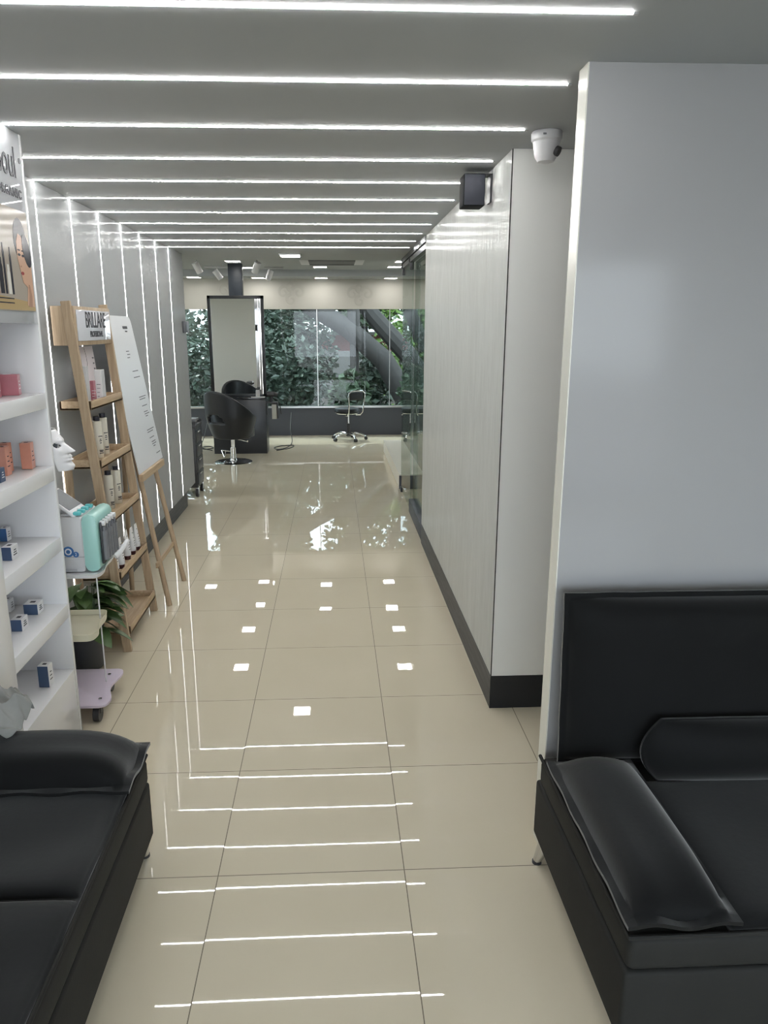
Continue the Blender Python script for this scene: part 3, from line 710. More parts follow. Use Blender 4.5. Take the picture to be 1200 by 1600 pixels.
for zz, x0, x1 in ((0.74, 0.05, 0.12), (0.72, 0.06, 0.13), (0.70, 0.05, 0.11), (0.61, 0.09, 0.23), (0.57, 0.09, 0.24), (0.44, 0.10, 0.27), (0.425, 0.10, 0.25), (0.38, 0.12, 0.25), (0.34, 0.13, 0.23), (0.325, 0.14, 0.26), (0.31, 0.15, 0.21),
                    (0.22, 0.10, 0.28), (0.205, 0.10, 0.25), (0.165, 0.12, 0.24), (0.135, 0.15, 0.25), (0.12, 0.15, 0.26), (0.105, 0.17, 0.22), (0.05, 0.20, 0.31)):
    b.box((x0, zz, 0.003), (x1, zz+0.006, 0.0036), 0, 1, Mt)
single('printed_board', b, [M_paper, M_ink, M_inkgrey], 'white printed information board resting on the easel', 'sign board')

# ------------------------------------------------------------------ machine trolley, machine, mask, plant
t = thing('beauty_trolley', 'small wheeled trolley with white, cream and lilac trays beside the cabinet', 'trolley', (-1.22, 3.29, 0))
def rounded(pts, r, n=6):
    out = []; m = len(pts)
    for i in range(m):
        p0, p1, p2 = Vector(pts[i-1]), Vector(pts[i]), Vector(pts[(i+1) % m])
        d0, d1 = (p0-p1), (p2-p1); rr = min(r, d0.length*0.45, d1.length*0.45)
        a, c = p1+d0.normalized()*rr, p1+d1.normalized()*rr
        for k in range(n+1):
            f = k/n; out.append(tuple((1-f)**2*a+2*f*(1-f)*p1+f*f*c))
    return out
def tray(name, x0, x1, y0, y1, z, m, lip, waist):
    xw = x1-waist; ym = (y0+y1)/2
    o_ = rounded([(x0, y0), (x1-0.01, y0), (x1, y0+0.07), (xw, ym), (x1-0.02, y1-0.06), (x1-0.03, y1), (x0, y1)], 0.045)
    b = B(); b.prism(o_, z-0.012, z, 0.003)
    cx = sum(p[0] for p in o_)/len(o_); cy = sum(p[1] for p in o_)/len(o_)
    if lip:
        n = len(o_); vs = []
        for (dz, s) in ((-0.012, 1.0), (lip, 1.05), (lip, 1.02), (0.0005, 0.965)):
            vs += [(cx+(x-cx)*s, cy+(y-cy)*s, z+dz) for x, y in o_]
        fs = []
        for k in range(3):
            for i in range(n): fs.append((k*n+i, k*n+(i+1) % n, (k+1)*n+(i+1) % n, (k+1)*n+i))
        b.verts(vs, fs)
    return obj(name, b, m, t)
tray('top_tray', -1.40, -1.035, 3.13, 3.46, 0.700, M_plastic, 0.006, 0.02)
b = B()
pts = [(-1.048, 3.418, 0.698), (-1.032, 3.44, 0.712), (-1.018, 3.47, 0.735), (-1.010, 3.51, 0.752)]
b.tube(pts, [0.014, 0.013, 0.012, 0.011], 10); obj('tray_handle', b, M_plastic, t)
tray('middle_tray', -1.38, -1.070, 3.09, 3.385, 0.420, M_cream, 0.022, 0.025)
bt = tray('bottom_tray', -1.40, -1.040, 3.09, 3.47, 0.095, M_lilac, 0.0, 0.045)
for x, y in ((-1.09, 3.15), (-1.12, 3.40)):
    b = B(); b.cyl((x, y, 0.095), (x, y, 0.101), 0.008); obj('bolt', b, M_chrome, bt)
for x, y, z1 in ((-1.20, 3.15, 0.69), (-1.115, 3.33, 0.69), (-1.36, 3.36, 0.69), (-1.36, 3.14, 0.69)):
    b = B(); b.cyl((x, y, 0.095), (x, y, z1), 0.0035, 0.0035, 10); obj('post', b, M_plastic, t)
for x, y in ((-1.10, 3.13), (-1.13, 3.42), (-1.36, 3.13), (-1.36, 3.42)):
    b = B(); b.cyl((x-0.014, y, 0.036), (x+0.014, y, 0.036), 0.036, 0.036, 20); b.box((x-0.018, y-0.012, 0.04), (x+0.018, y+0.012, 0.084), 0.003); obj('caster', b, M_dark, t)

t = thing('facial_machine', 'mint and grey facial machine with tilted screen on the trolley top', 'beauty machine', (-1.18, 3.27, 0.702))
def profile_box(b, x0, x1, y0, y1, z0, z1, r, M=None):
    o_ = rounded([(x0, z0), (x1, z0), (x1, z1), (x0, z1)], r, 5)
    M2 = basis((0, y1, 0), (1, 0, 0), (0, 0, 1), (0, -1, 0))
    b.prism(o_, 0, y1-y0, 0.006, M2)
b = B(); profile_box(b, -1.335, -1.105, 3.17, 3.395, 0.7065, 0.955, 0.012); b.mi = 1; b.box((-1.30, 3.168, 0.7065), (-1.14, 3.39, 0.722), 0.004); b.box((-1.335, 3.1685, 0.773), (-1.105, 3.171, 0.777)); obj('rear_body', b, [M_grey_pl, mat('mid_grey_plastic', (0.33, 0.33, 0.34), 0.4)], t)  # foot strip and seam line in a darker grey
b = B(); profile_box(b, -1.104, -1.04, 3.168, 3.397, 0.7075, 0.965, 0.028); obj('front_body', b, M_teal, t)
b = B(); b.box((-1.036, 3.19, 0.735), (-1.026, 3.378, 0.925), 0.003); fp = obj('front_panel', b, M_dark, t)
for k in range(5):
    y = 3.206+0.039*k
    b = B(); b.cyl((-1.022, y, 0.752), (-1.022, y, 0.885), 0.013, 0.013, 14); b.cyl((-1.022, y, 0.885), (-1.022, y, 0.905), 0.008, 0.008, 12); obj('tool_holder', b, M_tube, fp)
    b = B(); b.cyl((-1.035, y, 0.918), (-1.014, y, 0.918), 0.013, 0.011, 16); obj('knob', b, M_plastic, fp)
b = B(); b.box((-1.20, 3.20, 0.953), (-1.11, 3.36, 0.962), 0.003); obj('top_plate', b, M_plastic, t)
for x, y in ((-1.125, 3.19), (-1.122, 3.235), (-1.122, 3.285), (-1.12, 3.335)):
    b = B(); b.box((x-0.016, y-0.013, 0.960), (x+0.016, y+0.013, 0.976), 0.005, 3); obj('rubber_cap', b, M_teal2, t)
d = Vector((0.80, -0.05, -0.60)).normalized(); yv = Vector((0.05, 1, 0)).normalized(); nrm = d.cross(yv); nrm.normalize()
Msc = basis((-1.192, 3.245, 1.010), d, yv, nrm)
b = B(); b.box((-0.075, -0.065, -0.016), (0.085, 0.085, 0.0), 0.005, 2, Msc); s_ = obj('screen_housing', b, M_plastic, t)
b = B(); b.box((-0.066, -0.055, 0.0), (0.048, 0.075, 0.0012), 0, 1, Msc); obj('screen', b, M_screen, s_)
b = B(); b.cyl(Msc @ Vector((0.066, 0.01, -0.001)), Msc @ Vector((0.066, 0.01, 0.002)), 0.009); obj('button', b, M_grey_pl, s_)
b = B(); b.beam((-1.205, 3.27, 0.95), (-1.192, 3.27, 0.994), 0.06, 0.03); obj('screen_stand', b, M_grey_pl, t)
Ml = facing_ny(-1.172, 3.1685, 0.800)
b = B(); b.lathe([(0.024, 0), (0.024, 0.0012)], seg=24, M=Ml); b.mi = 1; b.lathe([(0.015, 0.0012), (0.015, 0.002)], seg=24, M=Ml); b.mi = 0; b.lathe([(0.009, 0.002), (0.009, 0.0028)], seg=20, M=Ml)
b.lathe([(0.013, 0), (0.013, 0.0014)], seg=20, M=facing_ny(-1.140, 3.1685, 0.787)); b.mi = 1; b.text('2', 0.018, facing_ny(-1.140, 3.1668, 0.787)); obj('round_logo', b, [M_blue, M_plastic], t)

# white LED face mask hung on the outer end of the cabinet
t = thing('hanging_face_mask', 'white hard plastic face mask with eye holes hung beside the cabinet', 'mask', (-1.15, 3.10, 1.17))
NU, NV = 34, 44
vs, idx, fs = [], {}, []
def G(a, c, w): return math.exp(-((a-c)/w)**2)
for j in range(NV):
    v = -1+2*j/(NV-1)
    for i in range(NU):
        u = -1+2*i/(NU-1)
        half = 0.068*(1-0.22*max(0, -v)**2-0.12*max(0, v)**2)
        y = 3.105+half*math.sin(u*1.35)/math.sin(1.35)
        x = -1.170+0.055*math.cos(u*1.35) - 0.018*max(0, v)**2 + 0.004*(1-abs(v))
        c = G(u, 0, 0.20)
        x += -0.022*v + c*0.036*(max(0, min(1, (0.34-v)/0.44)) if -0.10 <= v <= 0.34 else (max(0, 1+(v+0.10)/0.09) if v < -0.10 else 0))      # nose, sharp below
        x += G(u, 0, 0.34)*(0.013*G(v, -0.33, 0.055)+0.015*G(v, -0.49, 0.06)-0.004*G(v, -0.60, 0.06)+0.012*G(v, -0.80, 0.14))                 # lips, chin
        x += -0.010*G(abs(u), 0.48, 0.20)*G(v, 0.30, 0.13)+0.004*G(v, 0.48, 0.09)*G(u, 0, 0.8)                                         # sockets, brow
        x += 0.004*G(abs(u), 0.55, 0.2)*G(v, -0.02, 0.14)
        idx[i, j] = len(vs); vs.append((x, y, 1.263+0.084*v))
for j in range(NV-1):
    for i in range(NU-1):
        uu, vv = -1+2*(i+0.5)/(NU-1), -1+2*(j+0.5)/(NV-1)
        if ((abs(uu)-0.50)/0.22)**2+((vv-0.27)/0.105)**2 < 1: continue
        fs.append((idx[i, j], idx[i+1, j], idx[i+1, j+1], idx[i, j+1]))
b = B(); b.verts(vs, fs); o = obj('mask_shell', b, M_plastic, t, sharp=1.4)
so = o.modifiers.new('thick', 'SOLIDIFY'); so.thickness = 0.004; so.offset = -1
for sgn in (-1, 1):  # dark discs stand in for the shade inside the eye holes
    b = B(); b.lathe([(0.0, -0.003), (0.014, -0.002), (0.0195, 0.0), (0.014, 0.002), (0.0, 0.003)], seg=20, M=basis((-1.152, 3.105+sgn*0.040, 1.286), (0, 1, 0), (0, 0, 1), (1, 0, 0)) @ Matrix.Rotation(sgn*0.75, 4, 'Y')); obj('eye_hole_shade', b, M_screen, t)
b = B(); b.tube([(-1.160, 3.024, 1.30), (-1.160, 3.045, 1.30), (-1.150, 3.07, 1.298), (-1.135, 3.085, 1.31)], 0.004, 8); obj('wall_mount_hook', b, M_grey_pl, t)

# potted plant behind the trolley
t = thing('potted_plant', 'leafy green potted plant standing behind the trolley', 'plant', (-1.30, 3.68, 0))
b = B(); b.lathe([(0.07, 0), (0.095, 0.02), (0.105, 0.21), (0.110, 0.235), (0.102, 0.235), (0.098, 0.20), (0.0, 0.20)], (-1.33, 3.68, 0), 28); obj('pot', b, mat('charcoal_pot', (0.045, 0.047, 0.055), 0.4), t)
rnd = random.Random(3)
leafb, stemb = B(), B()
def leaf_surface(bb, base, direc, L_, W, droop, twist):
    d = Vector(direc).normalized(); side = d.cross(Vector((0, 0, 1))); side.normalize(); up = side.cross(d)
    n = 9; vs = []
    for k in range(n):
        f = k/(n-1); c = Vector(base)+d*L_*f+Vector((0, 0, -droop*f*f*L_)); w = W*math.sin(PI*min(1, f*0.93+0.06))**0.8
        s2 = (side*math.cos(twist)+up*math.sin(twist))
        vs += [c-s2*w+up*w*0.28, c-s2*w*0.5+up*w*0.06, c, c+s2*w*0.5+up*w*0.06, c+s2*w+up*w*0.28]
    fs = []
    for k in range(n-1):
        for i in range(4): fs.append((k*5+i, k*5+i+1, (k+1)*5+i+1, (k+1)*5+i))
    bb.verts(vs, fs)
for k in range(34):
    a = rnd.uniform(-2.6, 1.5); el = rnd.uniform(0.1, 1.0); hgt = rnd.uniform(0.22, 0.50)
    base = Vector((-1.30+0.055*math.cos(a), 3.66+0.045*math.sin(a), hgt))
    stemb.tube([(-1.30+0.02*math.cos(a), 3.68+0.02*math.sin(a), 0.20), (-1.30+0.04*math.cos(a), 3.67+0.03*math.sin(a), (0.2+hgt)/2), tuple(base)], 0.003, 6)
    if math.cos(a) < -0.35: ln = rnd.uniform(0.05, 0.075)
    else: ln = rnd.uniform(0.12, 0.19)
    leaf_surface(leafb, base, (math.cos(a), 0.6*math.sin(a), 0.55*el-0.15), ln, ln*0.30, rnd.uniform(0.2, 0.7), rnd.uniform(-0.4, 0.4))
obj('stems', stemb, M_leafm, t); obj('leaves', leafb, M_pothos, t, sharp=1.5)

# ------------------------------------------------------------------ small wall fittings
t = thing('wall_speaker', 'small black box loudspeaker high on the right wall', 'speaker', (0.64, 3.57, 2.27))
b = B(); b.box((0.588, 3.505, 2.280), (0.685, 3.62, 2.415), 0.006, 3); obj('cabinet', b, M_mattblack, t)
b = B(); b.box((0.592, 3.500, 2.284), (0.681, 3.506, 2.411), 0.002); obj('grille', b, mat('navy_black_mesh', (0.016, 0.018, 0.028), 0.7, bump=((400, 400, 400), 0.3, 0.001)), t)
b = B(); b.box((0.60, 3.53, 2.413), (0.72, 3.60, 2.419)); b.box((0.712, 3.53, 2.30), (0.7195, 3.60, 2.419)); obj('wall_bracket', b, M_dark, t)
t = thing('dome_camera', 'white dome security camera on the ceiling beside the partition edge', 'security camera', (0.785, 2.90, HC))
b = B(); b.lathe([(0.053, 0.0), (0.056, -0.006), (0.055, -0.028), (0.050, -0.034)], (0.785, 2.90, HC), 32); bs = obj('ceiling_base', b, M_plastic, t)
b = B(); b.lathe([(0.049, -0.033), (0.046, -0.055), (0.041, -0.082), (0.030, -0.100), (0.010, -0.106)], (0.785, 2.90, HC), 32); obj('eyeball', b, M_plastic, t)
b = B(); b.box((0.758, 2.847, HC-0.020), (0.785, 2.8495, HC-0.014)); obj('maker_mark', b, M_inkgrey, bs)
b = B(); b.cyl((0.812, 2.868, HC-0.068), (0.822, 2.861, HC-0.074), 0.017, 0.017, 18); obj('lens', b, M_dark, t)
t = thing('wall_control_box', 'small dark control box at the end of the left wall', 'control box', (-1.40, 7.36, 1.70))
b = B(); b.box((-1.42, 7.28, 1.712), (-1.385, 7.43, 1.82), 0.006); obj('housing', b, mat('grey_box', (0.10, 0.105, 0.115), 0.4), t)
b = B(); b.box((-1.386, 7.30, 1.735), (-1.383, 7.41, 1.80)); obj('display', b, M_screen, t)

# ------------------------------------------------------------------ salon: mirror station
t = thing('mirror_station', 'tall black framed mirror station with counter and column up to the ceiling', 'styling station', (-1.345, 10.8, 0))
b = B(); b.box((-1.722, 10.63, 0.0), (-0.965, 11.0, 0.775), 0.004); obj('counter', b, mat('blue_black_laminate', (0.018, 0.021, 0.028), 0.3), t)
b = B(); b.box((-1.735, 10.615, 0.775), (-0.955, 11.0, 0.80), 0.003); obj('counter_top', b, mat('black_gloss_top', (0.02, 0.022, 0.026), 0.06), t)
b = B()
x0, x1, z0, z1, yf, yb = -1.738, -0.962, 0.80, 2.197, 10.75, 10.83; w = 0.042
b.box((x0, yf, z0), (x0+w, yb, z1), 0.002); b.box((x1-w, yf, z0), (x1, yb, z1), 0.002); b.box((x0, yf, z1-w), (x1, yb, z1), 0.002); b.box((x0, yf, z0), (x1, yb, z0+w), 0.002)
b.box((x0+w, yf+0.03, z0+w), (x1-w, yb, z1-w)); mf = obj('mirror_frame', b, M_black, t)
b = B(); b.box((x0+w, yf+0.014, z0+w), (x1-w, yf+0.030, z1-w)); obj('mirror_glass', b, M_mirror, mf)
b = B(); b.box((-1.432, 10.755, 2.197), (-1.243, 10.90, HS), 0.002); obj('column', b, mat('slate_blue_column', (0.028, 0.036, 0.05), 0.45), t)
t = thing('counter_tray', 'white tray lying on the mirror station counter', 'tray', (-1.09, 10.67, 0.80))
b = B(); b.box((-1.17, 10.625, 0.8005), (-0.975, 10.72, 0.812), 0.003); obj('dish', b, M_white, t)
t = thing('spray_bottle', 'small clear bottle with black top on the mirror counter', 'bottle', (-1.075, 10.68, 0.812))
b = B(); b.lathe([(0.028, 0), (0.03, 0.005), (0.03, 0.085), (0.018, 0.098)], (-1.075, 10.68, 0.812), 20); obj('body', b, M_grey_pl, t)
b = B(); b.cyl((-1.075, 10.68, 0.91), (-1.075, 10.68, 0.93), 0.024); obj('cap', b, M_dark, t)
t = thing('dryer_holder', 'black holder with a pale cup on the side of the mirror station', 'holder', (-0.88, 10.7, 0.50))
b = B(); b.box((-0.955, 10.64, 0.715), (-0.80, 10.80, 0.735), 0.003); b.box((-0.963, 10.66, 0.55), (-0.952, 10.78, 0.735)); b.box((-0.81, 10.66, 0.50), (-0.795, 10.78, 0.735), 0.003); obj('mount_bracket', b, M_dark, t)
b = B(); b.box((-0.885, 10.67, 0.49), (-0.815, 10.76, 0.70), 0.006); obj('cup', b, mat('pale_grey_cup', (0.42, 0.42, 0.38), 0.4), t)
t = thing('hair_dryer', 'black hair dryer resting in the holder beside the mirror', 'hair dryer', (-0.90, 10.7, 0.735))
b = B(); b.cyl((-0.895, 10.70, 0.737), (-0.89, 10.70, 0.81), 0.022, 0.026, 16); obj('handle', b, M_dark, t)
b = B(); b.cyl((-0.95, 10.70, 0.846), (-0.845, 10.70, 0.842), 0.042, 0.036, 20); b.cyl((-0.845, 10.70, 0.842), (-0.80, 10.70, 0.832), 0.032, 0.024, 18); obj('barrel', b, M_dark, t)
b = B(); b.tube([(-0.89, 10.70, 0.79), (-0.85, 10.68, 0.785), (-0.79, 10.66, 0.765), (-0.765, 10.66, 0.72), (-0.76, 10.66, 0.62), (-0.755, 10.68, 0.56)], 0.006, 8); obj('cord', b, M_cord, t)
def cable(name, pts, label):
    # smooth the path a little
    P_ = [Vector(p) for p in pts]; out = []
    for i in range(len(P_)-1):
        p0, p1, p2, p3 = P_[max(i-1, 0)], P_[i], P_[i+1], P_[min(i+2, len(P_)-1)]
        for k in range(6):
            f = k/6; out.append(0.5*((2*p1)+(-p0+p2)*f+(2*p0-5*p1+4*p2-p3)*f*f+(-p0+3*p1-3*p2+p3)*f**3))
    out.append(P_[-1]); b = B(); b.tube(out, 0.006, 8); single(name, b, M_cord, label, 'cable', 'loose cables by the mirror station')
cable('power_cable', [(-0.70, 12.30, 0.40), (-0.70, 11.9, 0.20), (-0.66, 11.6, 0.03), (-0.70, 11.2, 0.007), (-0.82, 10.95, 0.007), (-0.90, 11.1, 0.007), (-0.80, 11.3, 0.007), (-0.62, 11.25, 0.018), (-0.66, 11.0, 0.018), (-0.85, 10.85, 0.007)], 'black cable coiled on the floor right of the mirror station')
cable('power_cable', [(-2.05, 12.25, 0.40), (-2.05, 12.0, 0.22), (-2.07, 11.7, 0.03), (-2.05, 11.3, 0.007), (-1.93, 11.05, 0.007), (-1.82, 11.15, 0.007), (-1.90, 11.30, 0.007), (-1.98, 11.1, 0.018), (-1.80, 10.92, 0.007)], 'black cable coiled on the floor left of the mirror station')

# ------------------------------------------------------------------ salon chair
fw = math.atan2(0.80, 0.60)
t = thing('salon_chair', 'black round-backed salon chair with chrome round foot before the mirror', 'chair', (-1.36, 9.95, 0), fw)   # local +x is forward
NA, NZ = 60, 26
vs, fs = [], []; A0 = 2.05
def shell_pt(a, f):
    top = 0.60+0.37*max(0.0, math.cos(a*0.72))**1.5
    z = 0.325+(top-0.325)*f
    r = 0.235+0.105*min(1, (z-0.325)/0.30)**0.7+0.05*max(0, z-0.62)
    return (-r*math.cos(a)*0.98, r*math.sin(a)*1.04, z)
for j in range(NZ):
    for i in range(NA):
        vs.append(shell_pt(-A0+2*A0*i/(NA-1), j/(NZ-1)))
for j in range(NZ-1):
    for i in range(NA-1):
        a = -A0+2*A0*(i+0.5)/(NA-1); p = shell_pt(a, (j+0.5)/(NZ-1))
        if 0.555 < p[2] < 0.555+0.115*max(0, 1-((a-0.0)/0.42)**2)**0.5 and abs(a) < 0.42: continue
        fs.append((j*NA+i, j*NA+i+1, (j+1)*NA+i+1, (j+1)*NA+i))
b = B(); b.verts(vs, fs); o = obj('back_shell', b, M_leather, t, local=True, sharp=1.4)
so = o.modifiers.new('thick', 'SOLIDIFY'); so.thickness = 0.05; so.offset = -1
bv = o.modifiers.new('round', 'SUBSURF'); bv.levels = 1; bv.render_levels = 1
b = B(); b.lathe([(0.20, 0.33), (0.27, 0.35), (0.275, 0.44), (0.25, 0.475), (0.0, 0.485)], (0.03, 0, 0), 32); obj('seat', b, M_leather, t, local=True)
b = B(); b.lathe([(0.25, 0.0), (0.25, 0.006), (0.23, 0.016), (0.05, 0.026), (0.042, 0.05)], (0, 0, 0), 40); obj('base_disc', b, M_chrome, t, local=True)
b = B(); b.cyl((0, 0, 0.03), (0, 0, 0.20), 0.036, 0.036, 24); b.cyl((0, 0, 0.20), (0, 0, 0.34), 0.026, 0.026, 20); obj('column', b, M_chrome, t, local=True)
b = B(); b.tube([(0.0, 0.05, 0.14), (0.0, 0.20, 0.14), (0.02, 0.24, 0.135)], 0.008, 8); b.tube([(0.02, 0.24, 0.135), (0.0, 0.17, 0.05), (0.0, 0.14, 0.14)], 0.007, 8); obj('foot_rest', b, M_chrome, t, local=True)
b = B(); b.cyl((0.0, -0.10, 0.318), (0.0, -0.27, 0.305), 0.011, 0.013, 12); obj('pump_lever', b, M_chrome, t, local=True)

# ------------------------------------------------------------------ rolling stool
t = thing('rolling_stool', 'small black stool with chrome back loop and five wheeled feet by the windows', 'stool', (0.235, 11.9, 0), math.radians(128))
b = B(); b.lathe([(0.03, 0.06), (0.045, 0.07), (0.045, 0.10), (0.03, 0.12)], (0, 0, 0), 20); obj('hub', b, M_dark, t, local=True)
for k in range(5):
    a = 2*PI*k/5+0.35; c, s = math.cos(a), math.sin(a)
    b = B(); b.tube([(0.03*c, 0.03*s, 0.10), (0.12*c, 0.12*s, 0.112), (0.20*c, 0.20*s, 0.10), (0.25*c, 0.25*s, 0.075), (0.275*c, 0.275*s, 0.052)], [0.019, 0.018, 0.016, 0.014, 0.012], 10)
    lg = obj('leg', b, M_chrome, t, local=True)
    b = B(); q = Vector((0.28*c, 0.28*s, 0.028)); b.cyl(q-Vector((-s, c, 0))*0.022, q+Vector((-s, c, 0))*0.022, 0.027, 0.027, 16); b.cyl((q.x, q.y, 0.028), (q.x, q.y, 0.06), 0.009); obj('caster', b, M_dark, lg, local=True)
b = B(); b.cyl((0, 0, 0.11), (0, 0, 0.27), 0.026, 0.024, 16); b.mi = 1; b.cyl((0, 0, 0.27), (0, 0, 0.42), 0.014, 0.014, 14); obj('gas_column', b, [M_dark, M_chrome], t, local=True)
b = B(); b.lathe([(0.15, 0.418), (0.185, 0.425), (0.19, 0.435), (0.15, 0.436)], (0.04, 0, 0), 32); obj('seat_pan', b, M_chrome, t, local=True)
b = B(); b.lathe([(0.17, 0.437), (0.198, 0.45), (0.203, 0.48), (0.19, 0.508), (0.13, 0.52), (0.0, 0.522)], (0.04, 0, 0), 36); obj('seat', b, M_leather, t, local=True)
b = B(); loop = [(-0.06, -0.11, 0.405), (-0.14, -0.13, 0.41), (-0.185, -0.142, 0.46), (-0.20, -0.150, 0.58), (-0.21, -0.165, 0.72), (-0.212, -0.155, 0.765), (-0.214, -0.11, 0.795), (-0.215, 0.0, 0.80),
      (-0.214, 0.11, 0.795), (-0.212, 0.155, 0.765), (-0.21, 0.165, 0.72), (-0.20, 0.150, 0.58), (-0.185, 0.142, 0.46), (-0.14, 0.13, 0.41), (-0.06, 0.11, 0.405)]
b.tube(loop, 0.0105, 10); obj('back_loop', b, M_chrome, t, local=True)
b = B(); b.box((-0.205, -0.14, 0.65), (-0.165, 0.14, 0.78), 0.018, 3); obj('backrest', b, M_leather, t, local=True)

# ------------------------------------------------------------------ tool trolley at the left wall end
t = thing('salon_tool_trolley', 'tall black salon trolley on casters peeping past the left wall end', 'trolley', (-1.66, 7.98, 0))
b = B(); b.box((-1.86, 7.80, 0.10), (-1.455, 8.16, 0.74), 0.006); obj('body', b, M_dark, t)
for k in range(4):
    z = 0.13+0.15*k
    b = B(); b.box((-1.456, 7.82, z), (-1.447, 8.14, z+0.135), 0.003); dr = obj('drawer', b, mat('blue_black_drawer', (0.03, 0.032, 0.042), 0.3), t)
    b = B(); b.box((-1.448, 7.92, z+0.10), (-1.440, 8.04, z+0.112), 0.002); obj('handle', b, M_alu, dr)
b = B(); b.box((-1.87, 7.79, 0.74), (-1.445, 8.17, 0.77), 0.004); b.box((-1.87, 7.79, 0.77), (-1.445, 7.80, 0.80)); b.box((-1.87, 8.16, 0.77), (-1.445, 8.17, 0.80)); obj('top_tray', b, M_dark, t)
b = B(); b.box((-1.55, 7.84, 0.80), (-1.45, 8.02, 0.83), 0.004); obj('tool_case', b, M_tube, t)
for x, y in ((-1.47, 7.83), (-1.475, 8.13), (-1.82, 7.83), (-1.82, 8.13)):
    b = B(); b.cyl((x-0.014, y, 0.045), (x+0.014, y, 0.045), 0.045, 0.045, 20); b.mi = 1; b.cyl((x-0.016, y, 0.045), (x+0.016, y, 0.045), 0.018, 0.018, 14); b.box((x-0.02, y-0.014, 0.05), (x+0.02, y+0.014, 0.10), 0.002); obj('caster', b, [M_dark, M_alu], t)

# ------------------------------------------------------------------ outdoors beyond the windows
b = B(); b.box((-30, YF+0.14, -0.5), (30, 45, -0.4)); struct('ground_outside', b, M_soil)
b = B(); b.box((-30, -25, -0.16), (30, -3.1, -0.06)); struct('pavement_front', b, M_pave)
rnd = random.Random(11)
def leaves(vs, fs, centre, rad, n, size, flat_=0.75, r=rnd, shell=0.35):
    cx, cy, cz = centre; rx, ry, rz_ = rad
    for _ in range(n):
        while True:
            p = Vector((r.uniform(-1, 1), r.uniform(-1, 1), r.uniform(-1, 1)))
            if shell < p.length <= 1: break
        c = Vector((cx+p.x*rx, cy+p.y*ry, cz+p.z*rz_))
        d = Vector((r.gauss(0, 1), r.gauss(0, 1), r.gauss(0, 0.6))).normalized(); s = d.cross(Vector((r.gauss(0, 1), r.gauss(0, 1), r.gauss(0, 1)))).normalized()
        l = size*r.uniform(0.6, 1.3); w = l*0.28; k = len(vs); nr = d.cross(s)
        vs += [tuple(c-d*l*0.5), tuple(c+s*w+nr*w*0.2), tuple(c+d*l*0.5), tuple(c-s*w+nr*w*0.2)]
        fs += [(k, k+1, k+2), (k, k+2, k+3)]
def foliage(name, blobs, size, m, parent):
    vs, fs = [], []
    for c, rad, n in blobs: leaves(vs, fs, c, rad, n, size)
    o = raw(name, vs, fs, m, parent); return o
def tree(name, label, trunk, branches, blobs, size, m, group=None):
    t = thing(name, label, 'tree', (0, 0, 0), group=group)
    b = B(); b.tube([p for p, r in trunk], [r for p, r in trunk], 12); obj('trunk', b, M_bark, t, local=True)
    for br in branches:
        b = B(); b.tube([p for p, r in br], [r for p, r in br], 10); obj('branch', b, M_bark, t, local=True)
    foliage('leaves', blobs, size, m, t)
    return t
# the leaning tree close to the windows
tree('leaning_tree', 'dark leaning tree with thick crossing branches just outside the windows',
     [((1.75, 15.0, -0.42), 0.28), ((1.45, 15.0, 0.4), 0.24), ((1.0, 15.0, 1.15), 0.21), ((0.3, 15.0, 1.75), 0.19), ((-0.4, 15.1, 2.15), 0.17), ((-1.4, 15.3, 2.9), 0.13), ((-2.4, 15.5, 3.6), 0.08)],
     [[((2.2, 15.3, 0.2), 0.20), ((1.5, 15.3, 1.25), 0.19), ((0.8, 15.3, 2.0), 0.17), ((0.2, 15.4, 2.8), 0.13), ((-0.3, 15.6, 3.9), 0.08)],
      [((0.42, 15.0, 1.62), 0.13), ((0.40, 15.0, 2.4), 0.12), ((0.38, 15.05, 3.2), 0.09), ((0.6, 15.2, 4.5), 0.06)],
      [((0.44, 15.05, -0.42), 0.10), ((0.43, 15.02, 0.6), 0.09), ((0.42, 15.0, 1.6), 0.09)],
      [((1.9, 15.6, 1.3), 0.15), ((1.5, 15.6, 2.3), 0.13), ((1.0, 15.7, 3.4), 0.09)]],
     [((-1.6, 15.6, 3.9), (1.5, 1.2, 1.0), 1500), ((0.4, 15.8, 4.5), (1.6, 1.2, 1.1), 1600), ((2.0, 16.0, 4.0), (1.4, 1.2, 1.0), 1400)], 0.22, M_leafd)
tg = 'trees outside the windows'
for i, (x, y, lab) in enumerate(((-8.6, 20.0, 'dark leafy tree outside the windows behind the wall end'), (-5.0, 19.0, 'dark leafy tree outside the windows behind the salon chair'), (-2.3, 22.5, 'dark leafy tree outside just right of the mirror'),
                             (3.2, 21.0, 'leafy tree outside behind the leaning trunk'), (6.8, 20.0, 'leafy tree outside at the right end of the windows'))):
    r = rnd.uniform(0.12, 0.2)
    tree('leafy_tree', lab, [((x, y, -0.42), r*1.3), ((x+0.1, y, 1.2), r), ((x-0.1, y+0.1, 3.0), r*0.8), ((x, y, 4.6), r*0.5)],
         [[((x, y, 2.2), 0.09), ((x+0.8, y+0.2, 3.2), 0.06), ((x+1.4, y, 4.2), 0.03)], [((x-0.05, y, 2.6), 0.08), ((x-0.9, y, 3.6), 0.05), ((x-1.4, y+0.2, 4.5), 0.03)]],
         [((x, y, 5.2), (1.6, 1.4, 1.7), 1700), ((x+0.7, y-0.2, 3.7), (0.9, 0.9, 0.8), 900), ((x-0.7, y, 3.6), (0.9, 0.9, 0.9), 900), ((x, y+0.3, 1.6), (1.6, 0.9, 1.7), 2200)], 0.24, M_leafm if i in (3, 4) else M_leafd, tg)
